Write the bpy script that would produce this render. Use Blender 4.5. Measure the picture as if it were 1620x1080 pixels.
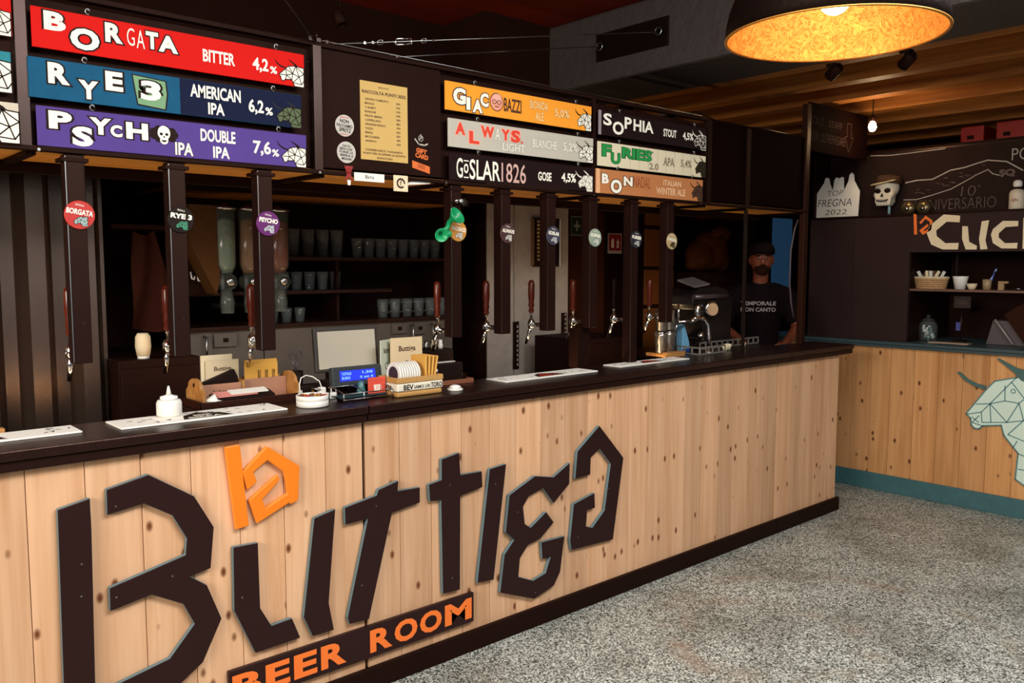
import bpy, bmesh, math, random
from mathutils import Vector, Matrix
random.seed(7)
for _o in list(bpy.data.objects): bpy.data.objects.remove(_o)
SC = bpy.context.scene
COL = SC.collection
PI = math.pi

# ------------------------------------------------------------------ camera
YAW, PITCH = math.radians(48.265), math.radians(5.054)
cam_d = bpy.data.cameras.new('camera'); cam = bpy.data.objects.new('camera', cam_d); COL.objects.link(cam)
F = Vector((math.cos(YAW)*math.cos(PITCH), math.sin(YAW)*math.cos(PITCH), -math.sin(PITCH)))
R = Vector((math.sin(YAW), -math.cos(YAW), 0)); U = R.cross(F)
cam.matrix_world = Matrix(((R.x, U.x, -F.x, 0.0), (R.y, U.y, -F.y, -2.7755), (R.z, U.z, -F.z, 1.645), (0, 0, 0, 1)))
cam_d.sensor_width = 36; cam_d.lens = 36*1340/1620; cam_d.clip_start = .02
SC.camera = cam

# ------------------------------------------------------------------ sky, daylight, exposure
SC.view_settings.view_transform = 'Standard'; SC.view_settings.look = 'None'
SC.view_settings.gamma = 1; SC.view_settings.use_curve_mapping = False
SC.view_settings.exposure = -0.17
SC.cycles.max_bounces = 6; SC.cycles.diffuse_bounces = 3; SC.cycles.glossy_bounces = 4
SC.cycles.transmission_bounces = 6; SC.cycles.transparent_max_bounces = 8
SC.cycles.sample_clamp_indirect = 4; SC.cycles.caustics_reflective = False; SC.cycles.caustics_refractive = False
W = bpy.data.worlds.new('sky'); SC.world = W; W.use_nodes = True
W.node_tree.nodes['Background'].inputs[0].default_value = (.62, .80, 1.0, 1)
W.node_tree.nodes['Background'].inputs[1].default_value = .35

def area(name, loc, direction, sx, sy, power, color):
    l = bpy.data.lights.new(name, 'AREA'); l.shape = 'RECTANGLE'; l.size = sx; l.size_y = sy
    l.energy = power; l.color = color
    o = bpy.data.objects.new(name, l); COL.objects.link(o); o.location = loc
    o.rotation_euler = Vector(direction).to_track_quat('-Z', 'Y').to_euler()
    return o
# daylight entering by the glazed end of the room (left) and by the shop front behind the camera
area('daylight_left_window', (-2.92, -1.75, 2.45), (1, .12, -.16), 2.6, 1.2, 250, (1.0, .94, .84))
area('added_skylight_glow', (1.9, -2.5, 3.19), (.10, .75, -1), 3.2, 1.1, 215, (.92, .97, 1.0))  # unseen skylight, added to brighten the bar, floor and lower back wall
area('daylight_front_window', (1.2, -5.28, 1.75), (0.10, 1, -.08), 5.4, 1.9, 9, (.90, .97, 1.0))

# ------------------------------------------------------------------ materials
def lin(h):
    h = h.lstrip('#'); c = [int(h[i:i+2], 16)/255 for i in (0, 2, 4)]
    return tuple((x/12.92 if x <= .04045 else ((x+.055)/1.055)**2.4) for x in c)+(1,)
MATS = {}
def mk(name, col, rough=.5, metal=0.0, var=.12, scale=9.0, bump=0.0, spec=.5, trans=0.0, emit=0.0, ior=1.45, alpha=1.0, bscale=60):
    """plain procedural surface: colour with a soft noise variation, optional fine relief"""
    if name in MATS: return MATS[name]
    m = bpy.data.materials.new(name); m.use_nodes = True; n = m.node_tree.nodes; l = m.node_tree.links
    b = n['Principled BSDF']; c = lin(col)
    if spec == .5 and rough >= .8: spec = .08
    elif spec == .5 and not metal and max(c[:3]) < .03: spec = .25
    b.inputs['Roughness'].default_value = rough; b.inputs['Metallic'].default_value = metal
    b.inputs['Specular IOR Level'].default_value = spec; b.inputs['IOR'].default_value = ior
    b.inputs['Transmission Weight'].default_value = trans; b.inputs['Alpha'].default_value = alpha
    b.inputs['Base Color'].default_value = c
    if spec < .45: b.inputs['Specular Tint'].default_value = (1, .60, .46, 1)
    if var:
        tc = n.new('ShaderNodeTexCoord'); nz = n.new('ShaderNodeTexNoise'); nz.inputs['Scale'].default_value = scale
        nz.inputs['Detail'].default_value = 4
        l.new(tc.outputs['Object'], nz.inputs['Vector'])
        mx = n.new('ShaderNodeMix'); mx.data_type = 'RGBA'
        mx.inputs['A'].default_value = tuple(x*(1-var) for x in c[:3])+(1,)
        mx.inputs['B'].default_value = tuple(min(1, x*(1+var)) for x in c[:3])+(1,)
        if var > .5:
            rg = n.new('ShaderNodeMapRange'); rg.inputs['From Min'].default_value = .40; rg.inputs['From Max'].default_value = .60
            l.new(nz.outputs['Fac'], rg.inputs['Value']); l.new(rg.outputs[0], mx.inputs['Factor'])
        else: l.new(nz.outputs['Fac'], mx.inputs['Factor']); l.new(mx.outputs['Result'], b.inputs['Base Color'])
        if bump:
            nz2 = n.new('ShaderNodeTexNoise'); nz2.inputs['Scale'].default_value = bscale; nz2.inputs['Detail'].default_value = 5
            l.new(tc.outputs['Object'], nz2.inputs['Vector'])
            bp = n.new('ShaderNodeBump'); bp.inputs['Strength'].default_value = bump; bp.inputs['Distance'].default_value = .01
            l.new(nz2.outputs['Fac'], bp.inputs['Height']); l.new(bp.outputs['Normal'], b.inputs['Normal'])
    if emit:
        b.inputs['Emission Color'].default_value = c; b.inputs['Emission Strength'].default_value = emit
    MATS[name] = m
    return m

def wood(name, light, dark, knot, axis='Z', rough=.55, knots=True, stretch=14, seed=0.0, tone=.18):
    """long grain along an axis, growth streaks and scattered knots"""
    m = bpy.data.materials.new(name); m.use_nodes = True; n = m.node_tree.nodes; l = m.node_tree.links
    b = n['Principled BSDF']; b.inputs['Roughness'].default_value = rough; b.inputs['Specular IOR Level'].default_value = .3
    tc = n.new('ShaderNodeTexCoord'); oi = n.new('ShaderNodeObjectInfo')
    cb = n.new('ShaderNodeCombineXYZ'); mu = n.new('ShaderNodeMath'); mu.operation = 'MULTIPLY'; mu.inputs[1].default_value = 19+seed
    l.new(oi.outputs['Random'], mu.inputs[0])
    for k in range(3): l.new(mu.outputs[0], cb.inputs[k])
    ad = n.new('ShaderNodeVectorMath'); ad.operation = 'ADD'
    l.new(tc.outputs['Object'], ad.inputs[0]); l.new(cb.outputs[0], ad.inputs[1])
    def mapped(s_across, s_along):
        mp = n.new('ShaderNodeMapping'); s = [s_across]*3; s['XYZ'.index(axis)] = s_along
        mp.inputs['Scale'].default_value = s; l.new(ad.outputs[0], mp.inputs['Vector']); return mp
    # a slow wander so that the grain is not ruled
    wz = n.new('ShaderNodeTexNoise'); wz.inputs['Scale'].default_value = 1.0; l.new(mapped(3, 1.6).outputs[0], wz.inputs['Vector'])
    g1 = n.new('ShaderNodeTexNoise'); g1.inputs['Scale'].default_value = 1; g1.inputs['Detail'].default_value = 6; g1.inputs['Distortion'].default_value = .6
    l.new(mapped(stretch*2.2, stretch*.09).outputs[0], g1.inputs['Vector'])
    g2 = n.new('ShaderNodeTexNoise'); g2.inputs['Scale'].default_value = 1; g2.inputs['Detail'].default_value = 3
    l.new(mapped(stretch*.5, stretch*.06).outputs[0], g2.inputs['Vector'])
    r1 = n.new('ShaderNodeValToRGB'); r1.color_ramp.elements[0].position = .3; r1.color_ramp.elements[1].position = .62
    r1.color_ramp.elements[0].color = lin(dark); r1.color_ramp.elements[1].color = lin(light)
    mixf = n.new('ShaderNodeMath'); mixf.operation = 'MULTIPLY_ADD'; mixf.inputs[1].default_value = .55
    l.new(g1.outputs['Fac'], mixf.inputs[0])
    m2 = n.new('ShaderNodeMath'); m2.operation = 'MULTIPLY'; m2.inputs[1].default_value = .45; l.new(g2.outputs['Fac'], m2.inputs[0])
    l.new(m2.outputs[0], mixf.inputs[2]); l.new(mixf.outputs[0], r1.inputs['Fac'])
    col = r1.outputs['Color']
    # board to board tone
    hs = n.new('ShaderNodeHueSaturation'); mr = n.new('ShaderNodeMapRange')
    mr.inputs['To Min'].default_value = 1-tone; mr.inputs['To Max'].default_value = 1+tone*.35
    l.new(oi.outputs['Random'], mr.inputs['Value']); l.new(mr.outputs[0], hs.inputs['Value']); l.new(col, hs.inputs['Color'])
    col = hs.outputs['Color']
    if knots:
        v = n.new('ShaderNodeTexVoronoi'); v.inputs['Scale'].default_value = 1; v.inputs['Randomness'].default_value = 1
        l.new(mapped(13.0, 7.5).outputs[0], v.inputs['Vector'])
        rk = n.new('ShaderNodeValToRGB'); e = rk.color_ramp.elements
        e[0].position = .06; e[0].color = (1, 1, 1, 1); e[1].position = .17; e[1].color = (0, 0, 0, 1)
        e.new(.10).color = (.75, .75, .75, 1)
        l.new(v.outputs['Distance'], rk.inputs['Fac'])
        mx = n.new('ShaderNodeMix'); mx.data_type = 'RGBA'; l.new(rk.outputs['Color'], mx.inputs['Factor'])
        l.new(col, mx.inputs['A']); mx.inputs['B'].default_value = lin(knot); col = mx.outputs['Result']
        # halo of darker growth round each knot
    l.new(col, b.inputs['Base Color'])
    bp = n.new('ShaderNodeBump'); bp.inputs['Strength'].default_value = .12; bp.inputs['Distance'].default_value = .004
    l.new(g1.outputs['Fac'], bp.inputs['Height']); l.new(bp.outputs['Normal'], b.inputs['Normal'])
    return m

PINE = wood('pine_boards', '#E3B38B', '#C58F64', '#6E3A1A')
PINE_RIGHT = wood('pine_boards_right', '#DEA268', '#B87840', '#5E2E14', seed=3)
CEIL_WOOD = wood('ceiling_timber', '#BE7834', '#7C4216', '#3A1A06', axis='Y', knots=False, rough=.6)
UNDER_WOOD = wood('canopy_timber', '#F0A850', '#CF8232', '#5A3010', axis='X', knots=False, rough=.6)
DARK_WOOD = mk('dark_stained_wood', '#261009', .5, var=.3, scale=20, bump=.15, spec=.25)
BLACK = mk('black_paint', '#1A0A07', .6, var=.2, bump=.06, spec=.16)
BLACKG = mk('black_gloss_paint', '#1C0C0A', .5, var=.15, spec=.22)
LETTER = mk('letter_black', '#231213', .42, var=.12, spec=.4, bump=.05)
EDGE_HIGHLIGHT = mk('letter_edge_highlight', '#5E7478', .45, var=.1)  # daylight caught by the letter edges, put into the side colour
TOP = mk('counter_black', '#1E0F0D', .34, var=.35, scale=30, bump=.12, spec=.4)
CONC = mk('concrete_dark', '#362D2B', .6, var=.55, scale=3.5, bump=.8, bscale=14)
PLASTER = mk('plaster_brown', '#6E2410', .85, var=.25, scale=3, bump=.3, bscale=20)
GREYP = mk('grey_panel', '#544A42', .5, var=.18, scale=7, bump=.15)
ZINC = mk('zinc_panel', '#A5978A', .5, metal=.15, var=.22, scale=14, bump=.2)
CORR = mk('corrugated_brown_metal', '#7E685A', .27, metal=.92, var=.2, scale=3, bump=.04)
CHROME = mk('chrome', '#D9D6D2', .14, metal=1, var=.03)
STEEL = mk('steel', '#9A9792', .3, metal=1, var=.08)
DSTEEL = mk('dark_steel', '#3B2C27', .35, metal=.8, var=.15)
WHITE = mk('white_plastic', '#EDE6DA', .45, var=.03)
CREAM = mk('cream_paper', '#E2CDA6', .7, var=.06)
PAPER = mk('paper_white', '#E9E2D6', .7, var=.05)
OCHRE = mk('ochre_paper', '#C9A25A', .65, var=.06)
GLASS = mk('glass', '#7A7F7C', .04, var=0, ior=1.5, spec=1, alpha=.13)
GLASSB = mk('clear_acrylic', '#5A5E56', .12, var=0, ior=1.45, spec=.9, alpha=.22)
ORANGE = mk('orange_paint', '#F07A12', .42, var=.06)
ORANGE2 = mk('orange_letter', '#F4762C', .45, var=.05)
SKY_SHEEN = mk('dark_paint_sky_sheen', '#3F6668', .35, var=.2, scale=18, bump=.1, spec=.6)  # dark painted skirting; the sky's reflection is put into the teal colour
TEALT = mk('teal_grey_top', '#39494B', .35, var=.15)
RED = mk('red_paint', '#CC140C', .45, var=.05)
INKW = mk('white_ink', '#F0E6D2', .6, var=.03)
INKK = mk('black_ink', '#120A09', .6, var=0)
CHALK = mk('chalk', '#B9ADA2', .95, var=.35, scale=90)
CHALKD = mk('faint_chalk', '#6E625B', .95, var=.4, scale=90)
RUBBER = mk('black_rubber', '#160D0C', .6, var=.1)
CARD = mk('kraft_card', '#B98A4C', .7, var=.12, scale=30)
LWOOD = wood('light_box_wood', '#C08A4E', '#94602C', '#6A3C18', axis='X', knots=False)
MAHOG = mk('mahogany_handle', '#5A1E0E', .25, var=.25, scale=40)

def floor_mat():
    m = bpy.data.materials.new('speckled_terrazzo'); m.use_nodes = True; n = m.node_tree.nodes; l = m.node_tree.links
    b = n['Principled BSDF']; b.inputs['Roughness'].default_value = .42; b.inputs['Specular IOR Level'].default_value = .45
    g = n.new('ShaderNodeNewGeometry'); P_ = g.outputs['Position']
    v = n.new('ShaderNodeTexVoronoi'); v.inputs['Scale'].default_value = 150; l.new(P_, v.inputs['Vector'])
    bw = n.new('ShaderNodeRGBToBW'); l.new(v.outputs['Color'], bw.inputs[0])
    r = n.new('ShaderNodeValToRGB'); e = r.color_ramp.elements
    e[0].position = .20; e[0].color = lin('#3E3F3B'); e[1].position = .74; e[1].color = lin('#EAEADC')
    e.new(.40).color = lin('#8C8D83'); e.new(.58).color = lin('#B9BAAE'); l.new(bw.outputs[0], r.inputs['Fac'])
    n2 = n.new('ShaderNodeTexNoise'); n2.inputs['Scale'].default_value = 210; n2.inputs['Detail'].default_value = 2; l.new(P_, n2.inputs['Vector'])
    r2 = n.new('ShaderNodeValToRGB'); r2.color_ramp.elements[0].position = .40; r2.color_ramp.elements[0].color = (.34, .33, .32, 1)
    r2.color_ramp.elements[1].position = .56; r2.color_ramp.elements[1].color = (1, 1, 1, 1); l.new(n2.outputs['Fac'], r2.inputs['Fac'])
    mu = n.new('ShaderNodeMix'); mu.data_type = 'RGBA'; mu.blend_type = 'MULTIPLY'; mu.inputs['Factor'].default_value = .8
    l.new(r.outputs['Color'], mu.inputs['A']); l.new(r2.outputs['Color'], mu.inputs['B'])
    # worn and dirty patches
    n3 = n.new('ShaderNodeTexNoise'); n3.inputs['Scale'].default_value = 2.3; n3.inputs['Detail'].default_value = 6; n3.inputs['Roughness'].default_value = .62; l.new(P_, n3.inputs['Vector'])
    r3 = n.new('ShaderNodeValToRGB'); r3.color_ramp.elements[0].position = .34; r3.color_ramp.elements[0].color = (.46, .45, .42, 1)
    r3.color_ramp.elements[1].position = .56; r3.color_ramp.elements[1].color = (1, 1, 1, 1); l.new(n3.outputs['Fac'], r3.inputs['Fac'])
    m3 = n.new('ShaderNodeMix'); m3.data_type = 'RGBA'; m3.blend_type = 'MULTIPLY'; m3.inputs['Factor'].default_value = .75
    l.new(mu.outputs['Result'], m3.inputs['A']); l.new(r3.outputs['Color'], m3.inputs['B'])
    # brown scuffed ring left by a dragged base, near the bar
    def ring(cx, cy, rad, w, out_in):
        sb = n.new('ShaderNodeVectorMath'); sb.operation = 'DISTANCE'; sb.inputs[1].default_value = (cx, cy, -.015)
        n4 = n.new('ShaderNodeTexNoise'); n4.inputs['Scale'].default_value = 6; l.new(P_, n4.inputs['Vector'])
        va = n.new('ShaderNodeMixRGB'); va.blend_type = 'ADD'; va.inputs[0].default_value = .10; l.new(P_, va.inputs[1]); l.new(n4.outputs['Color'], va.inputs[2])
        l.new(va.outputs[0], sb.inputs[0])
        s = n.new('ShaderNodeMath'); s.operation = 'SUBTRACT'; s.inputs[1].default_value = rad; l.new(sb.outputs['Value'], s.inputs[0])
        a = n.new('ShaderNodeMath'); a.operation = 'ABSOLUTE'; l.new(s.outputs[0], a.inputs[0])
        mr = n.new('ShaderNodeMapRange'); mr.inputs['From Min'].default_value = 0; mr.inputs['From Max'].default_value = w
        mr.inputs['To Min'].default_value = .38; mr.inputs['To Max'].default_value = 0; l.new(a.outputs[0], mr.inputs['Value'])
        n5 = n.new('ShaderNodeTexNoise'); n5.inputs['Scale'].default_value = 5; n5.inputs['Detail'].default_value = 5; l.new(P_, n5.inputs['Vector'])
        r5 = n.new('ShaderNodeValToRGB'); r5.color_ramp.elements[0].position = .42; r5.color_ramp.elements[1].position = .6; l.new(n5.outputs['Fac'], r5.inputs['Fac'])
        f = n.new('ShaderNodeMath'); f.operation = 'MULTIPLY'; l.new(mr.outputs[0], f.inputs[0]); l.new(r5.outputs['Color'], f.inputs[1])
        mx = n.new('ShaderNodeMix'); mx.data_type = 'RGBA'; l.new(f.outputs[0], mx.inputs['Factor']); l.new(out_in, mx.inputs['A'])
        mx.inputs['B'].default_value = lin('#8E7058'); return mx.outputs['Result']
    c = ring(3.35, -.75, .42, .10, m3.outputs['Result'])
    c = ring(3.6, -.95, .75, .07, c)
    l.new(c, b.inputs['Base Color'])
    bp = n.new('ShaderNodeBump'); bp.inputs['Strength'].default_value = .15; bp.inputs['Distance'].default_value = .002
    l.new(bw.outputs[0], bp.inputs['Height']); l.new(bp.outputs['Normal'], b.inputs['Normal'])
    return m
FLOOR = floor_mat()

def gold_mat():
    m = bpy.data.materials.new('gold_leaf'); m.use_nodes = True; n = m.node_tree.nodes; l = m.node_tree.links
    b = n['Principled BSDF']; b.inputs['Metallic'].default_value = .75; b.inputs['Roughness'].default_value = .45
    tc = n.new('ShaderNodeTexCoord'); nz = n.new('ShaderNodeTexNoise'); nz.inputs['Scale'].default_value = 22; nz.inputs['Detail'].default_value = 12; nz.inputs['Roughness'].default_value = .7
    nz.inputs['Distortion'].default_value = 5; l.new(tc.outputs['Object'], nz.inputs['Vector'])
    r = n.new('ShaderNodeValToRGB'); r.color_ramp.elements[0].position = .36; r.color_ramp.elements[0].color = lin('#B4702E')
    r.color_ramp.elements[1].position = .56; r.color_ramp.elements[1].color = lin('#F4BE72'); l.new(nz.outputs['Fac'], r.inputs['Fac'])
    l.new(r.outputs['Color'], b.inputs['Base Color'])
    bp = n.new('ShaderNodeBump'); bp.inputs['Strength'].default_value = .5; bp.inputs['Distance'].default_value = .006
    l.new(nz.outputs['Fac'], bp.inputs['Height']); l.new(bp.outputs['Normal'], b.inputs['Normal'])
    return m
GOLD = gold_mat()

# ------------------------------------------------------------------ mesh builder
class B:
    def __init__(s): s.v = []; s.f = []; s.sm = []; s.mi = []; s.cur = 0
    def add(s, vs, fs, smooth=False, mi=None):
        o = len(s.v); s.v += [tuple(v) for v in vs]; s.f += [tuple(i+o for i in f) for f in fs]
        s.sm += [smooth]*len(fs); s.mi += [s.cur if mi is None else mi]*len(fs); return s
    def box(s, x0, y0, z0, x1, y1, z1, mi=None):
        x0, x1 = min(x0, x1), max(x0, x1); y0, y1 = min(y0, y1), max(y0, y1); z0, z1 = min(z0, z1), max(z0, z1)
        vs = [(x0,y0,z0),(x1,y0,z0),(x1,y1,z0),(x0,y1,z0),(x0,y0,z1),(x1,y0,z1),(x1,y1,z1),(x0,y1,z1)]
        return s.add(vs, [(0,3,2,1),(4,5,6,7),(0,1,5,4),(1,2,6,5),(2,3,7,6),(3,0,4,7)], mi=mi)
    def obox(s, c, size, rot=(0,0,0), mi=None):
        from mathutils import Euler
        M = Euler(rot).to_matrix(); h = [k/2 for k in size]; c = Vector(c)
        vs = [c+M@Vector((a*h[0], b*h[1], d*h[2])) for d in (-1,1) for b in (-1,1) for a in (-1,1)]
        return s.add(vs, [(0,2,3,1),(4,5,7,6),(0,1,5,4),(1,3,7,5),(3,2,6,7),(2,0,4,6)], mi=mi)
    def lathe(s, c, prof, n=20, axis=(0,0,1), mi=None, cap=True):
        c = Vector(c); q = Vector(axis).to_track_quat('Z', 'Y'); vs = []; fs = []
        for r, z in prof:
            for k in range(n):
                a = 2*PI*k/n; vs.append(c+q@Vector((r*math.cos(a), r*math.sin(a), z)))
        for i in range(len(prof)-1):
            for k in range(n):
                k2 = (k+1) % n; fs.append((i*n+k, i*n+k2, (i+1)*n+k2, (i+1)*n+k))
        s.add(vs, fs, True, mi)
        if cap:
            o = len(s.v)-len(vs)
            if prof[0][0] > 1e-5: s.f.append(tuple(o+k for k in reversed(range(n)))); s.sm.append(False); s.mi.append(s.cur if mi is None else mi)
            if prof[-1][0] > 1e-5: s.f.append(tuple(o+(len(prof)-1)*n+k for k in range(n))); s.sm.append(False); s.mi.append(s.cur if mi is None else mi)
        return s
    def cyl(s, p0, p1, r0, r1=None, n=14, mi=None):
        p0 = Vector(p0); p1 = Vector(p1); d = p1-p0
        return s.lathe(p0, [(r0, 0), (r0 if r1 is None else r1, d.length)], n, d, mi)
    def ball(s, c, r, n=14, sz=(1,1,1), mi=None):
        vs = []; fs = []; m = max(5, n//2); c = Vector(c)
        for i in range(m+1):
            t = PI*i/m
            for k in range(n):
                a = 2*PI*k/n; vs.append(c+Vector((r*sz[0]*math.sin(t)*math.cos(a), r*sz[1]*math.sin(t)*math.sin(a), -r*sz[2]*math.cos(t))))
        for i in range(m):
            for k in range(n):
                k2 = (k+1) % n; fs.append((i*n+k, i*n+k2, (i+1)*n+k2, (i+1)*n+k))
        return s.add(vs, fs, True, mi)
    def tube(s, pts, r, n=8, mi=None):
        pts = [Vector(p) for p in pts]; vs = []; fs = []
        rs = r if isinstance(r, (list, tuple)) else [r]*len(pts)
        up = None
        for i, p in enumerate(pts):
            d = (pts[min(i+1, len(pts)-1)]-pts[max(i-1, 0)]).normalized()
            if up is None: up = d.orthogonal().normalized()
            up = (up-d*up.dot(d)); up = up.normalized() if up.length > 1e-6 else d.orthogonal().normalized()
            w = d.cross(up)
            for k in range(n):
                a = 2*PI*k/n; vs.append(p+(up*math.cos(a)+w*math.sin(a))*rs[i])
        for i in range(len(pts)-1):
            for k in range(n):
                k2 = (k+1) % n; fs.append((i*n+k, i*n+k2, (i+1)*n+k2, (i+1)*n+k))
        s.add(vs, fs, True, mi)
        o = len(s.v)-len(vs)
        s.f += [tuple(o+k for k in reversed(range(n))), tuple(o+(len(pts)-1)*n+k for k in range(n))]; s.sm += [False]*2
        s.mi += [s.cur if mi is None else mi]*2
        return s
    def prism(s, poly, O, r, u, d, mi=None, side=None):
        """polygon in the plane O + r*a + u*b, thickened by d along the plane's normal (r x u)"""
        O, r, u = Vector(O), Vector(r), Vector(u); nn = r.cross(u)
        A = sum(poly[i][0]*poly[(i+1) % len(poly)][1]-poly[(i+1) % len(poly)][0]*poly[i][1] for i in range(len(poly)))
        if A < 0: poly = poly[::-1]
        k = len(poly)
        if not d:
            return s.add([O+r*a+u*b for a, b in poly], [tuple(range(k))], mi=mi)
        vs = [O+r*a+u*b for a, b in poly]+[O+r*a+u*b+nn*d for a, b in poly]
        s.add(vs, [tuple(reversed(range(k))), tuple(range(k, 2*k))], mi=mi)
        o = len(s.v)-2*k
        for i in range(k):
            j = (i+1) % k; s.f.append((o+i, o+j, o+k+j, o+k+i)); s.sm.append(False); s.mi.append((s.cur if mi is None else mi) if side is None else side)
        return s

def link(name, me, m, parent=None):
    o = bpy.data.objects.new(name, me); COL.objects.link(o)
    ms = m if isinstance(m, (list, tuple)) else [m]
    for x in ms: me.materials.append(x)
    if parent is not None: o.parent = parent
    return o
def worldpos(o):
    p = Vector((0,0,0))
    while o is not None: p = p+Vector(o.location); o = o.parent
    return p
def P(parent, name, b, m, label=None, kind=None, bevel=0, at=None, rotz=0):
    """b is in world coordinates; becomes one mesh object with its own origin"""
    base = worldpos(parent) if parent is not None else Vector((0,0,0))
    if at is None:
        n = max(1, len(b.v)); lo = Vector([min(v[i] for v in b.v) for i in range(3)]); hi = Vector([max(v[i] for v in b.v) for i in range(3)])
        at = Vector(((lo.x+hi.x)/2, (lo.y+hi.y)/2, lo.z))
    at = Vector(at)
    me = bpy.data.meshes.new(name); me.from_pydata([tuple(Vector(v)-at) for v in b.v], [], b.f)
    me.polygons.foreach_set('use_smooth', b.sm); me.polygons.foreach_set('material_index', b.mi); me.update()
    o = link(name, me, m, parent); o.location = at-base
    if label: o['label'] = label
    if kind: o['kind'] = kind
    if bevel:
        md = o.modifiers.new('bevel', 'BEVEL'); md.width = bevel; md.segments = 2; md.limit_method = 'ANGLE'; md.angle_limit = math.radians(40)
    return o
def T(name, label, cat, loc, group=None, rotz=0):
    o = bpy.data.objects.new(name, None); COL.objects.link(o); o.empty_display_size = .05
    o.location = loc; o['label'] = label; o['category'] = cat
    if group: o['group'] = group
    o.rotation_euler = (0, 0, rotz)
    return o
def ONE(name, label, cat, b, m, group=None, bevel=0, kind=None):
    o = P(None, name, b, m, bevel=bevel); o['label'] = label; o['category'] = cat
    if group: o['group'] = group
    if kind: o['kind'] = kind
    return o
def S(name, b, m, parent=None, bevel=0, label=None):
    o = P(parent, name, b, m, bevel=bevel)
    if parent is None: o['kind'] = 'structure'
    if label: o['label'] = label
    return o
def dup(root, loc, label=None, rotz=None):
    r = root.copy(); COL.objects.link(r); r.location = loc
    if rotz is not None: r.rotation_euler = (0, 0, rotz)
    if label: r['label'] = label
    for ch in list(root.children):
        c = ch.copy(); COL.objects.link(c); c.parent = r
        for g in list(ch.children):
            d = g.copy(); COL.objects.link(d); d.parent = c
    return r

# ------------------------------------------------------------------ lettering (built-in font turned into flat mesh)
GL = {}
def glyph(s, off=0.0):
    k = (s, off)
    if k in GL: return GL[k]
    cu = bpy.data.curves.new('t', 'FONT'); cu.body = s; cu.size = 1; cu.offset = off; cu.resolution_u = 3; cu.fill_mode = 'FRONT'
    ob = bpy.data.objects.new('t', cu); COL.objects.link(ob)
    dg = bpy.context.evaluated_depsgraph_get(); dg.update()
    me = bpy.data.meshes.new_from_object(ob.evaluated_get(dg))
    vs = [(v.co.x, v.co.y) for v in me.vertices]; fs = [tuple(p.vertices) for p in me.polygons]
    bpy.data.objects.remove(ob); bpy.data.curves.remove(cu); bpy.data.meshes.remove(me)
    GL[k] = (vs, fs); return GL[k]
FRONT = ((1,0,0), (0,0,1))       # boards that face the customers (-y)
LEFTF = ((0,-1,0), (0,0,1))      # boards that face -x
TOPF = ((1,0,0), (0,1,0))
def fit(b, s, O, x0, x1, z0, z1, pl=FRONT, off=.0, base=None, lift=0.0, skew=0.0, mi=None, tilt=0.0):
    """writes s into the box x0..x1, z0..z1 of the plane through O"""
    bv, _ = glyph(s, off if base is None else base)
    if not bv: return
    ax, bx = min(v[0] for v in bv), max(v[0] for v in bv); ay, by = min(v[1] for v in bv), max(v[1] for v in bv)
    kx = (x1-x0)/max(1e-6, bx-ax); ky = (z1-z0)/max(1e-6, by-ay)
    vs, fs = glyph(s, off); r, u = Vector(pl[0]), Vector(pl[1]); n = r.cross(u); O = Vector(O)
    ct, st = math.cos(tilt), math.sin(tilt); mxx, mzz = (x0+x1)/2, (z0+z1)/2
    out = []
    for x, y in vs:
        X = x0+(x-ax)*kx+skew*(y-ay)*ky; Z = z0+(y-ay)*ky
        if tilt: dx, dz = X-mxx, Z-mzz; X, Z = mxx+dx*ct-dz*st, mzz+dx*st+dz*ct
        out.append(O+r*X+u*Z+n*lift)
    b.add(out, fs, mi=mi)
def seg(b, O, p, q, w, pl=FRONT, lift=0.0, mi=None):
    p, q = Vector(p), Vector(q); d = (q-p); 
    if d.length < 1e-6: return
    d.normalize(); nn = Vector((-d.y, d.x))*w/2; p = p-d*w*.3; q = q+d*w*.3
    r, u = Vector(pl[0]), Vector(pl[1]); n = r.cross(u); O = Vector(O)
    b.add([O+r*a.x+u*a.y+n*lift for a in (p-nn, q-nn, q+nn, p+nn)], [(0,1,2,3)], mi=mi)
def flat(b, O, poly, pl=FRONT, lift=0.0, mi=None):
    O = Vector(O)+Vector(pl[0]).cross(Vector(pl[1]))*lift
    b.prism(poly, O, pl[0], pl[1], 0, mi=mi)
def disc(b, O, cx, cz, rx, rz=None, pl=FRONT, lift=0.0, n=20, mi=None):
    rz = rx if rz is None else rz
    flat(b, O, [(cx+rx*math.cos(2*PI*k/n), cz+rz*math.sin(2*PI*k/n)) for k in range(n)], pl, lift, mi)

exec_marker = 'STRUCTURE'
# ================================================================== THE SETTING
FZ = -.015
CEIL = 3.16
# floor: a screed with square-edged tiles let into it
fl = S('floor', B().box(-3.2, -5.6, FZ-.06, 8.6, 2.6, FZ-.004), mk('floor_joint', '#3A332C', .8, bump=.1))
tile_me = None
ty = -.87-.44*10
tx0 = -3.13
for j in range(13):
    for i in range(12):
        xa = tx0+i*.88+(.44 if j % 2 else 0); ya = ty+j*.44
        if ya > .7: continue
        if tile_me is None:
            b = B(); b.box(0, 0, -.004, .8765, .4365, 0)
            tile_me = bpy.data.meshes.new('floor_tile'); tile_me.from_pydata(b.v, [], b.f); tile_me.materials.append(FLOOR)
        o = bpy.data.objects.new('floor_tile', tile_me); COL.objects.link(o); o.parent = fl
        o.location = Vector((xa, ya, FZ))-fl.location
        if xa+.878 > 7.9: 
            bpy.data.objects.remove(o)
WALLM = mk('wall_paint_brown', '#33170D', .8, var=.2, scale=3, bump=.2)
WALLK = mk('wall_paint_black', '#1C0A06', .8, var=.2, scale=3, bump=.15, spec=.15)
WALLW = mk('wall_paint_warm', '#7A5A46', .85, var=.1, scale=3)
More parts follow.
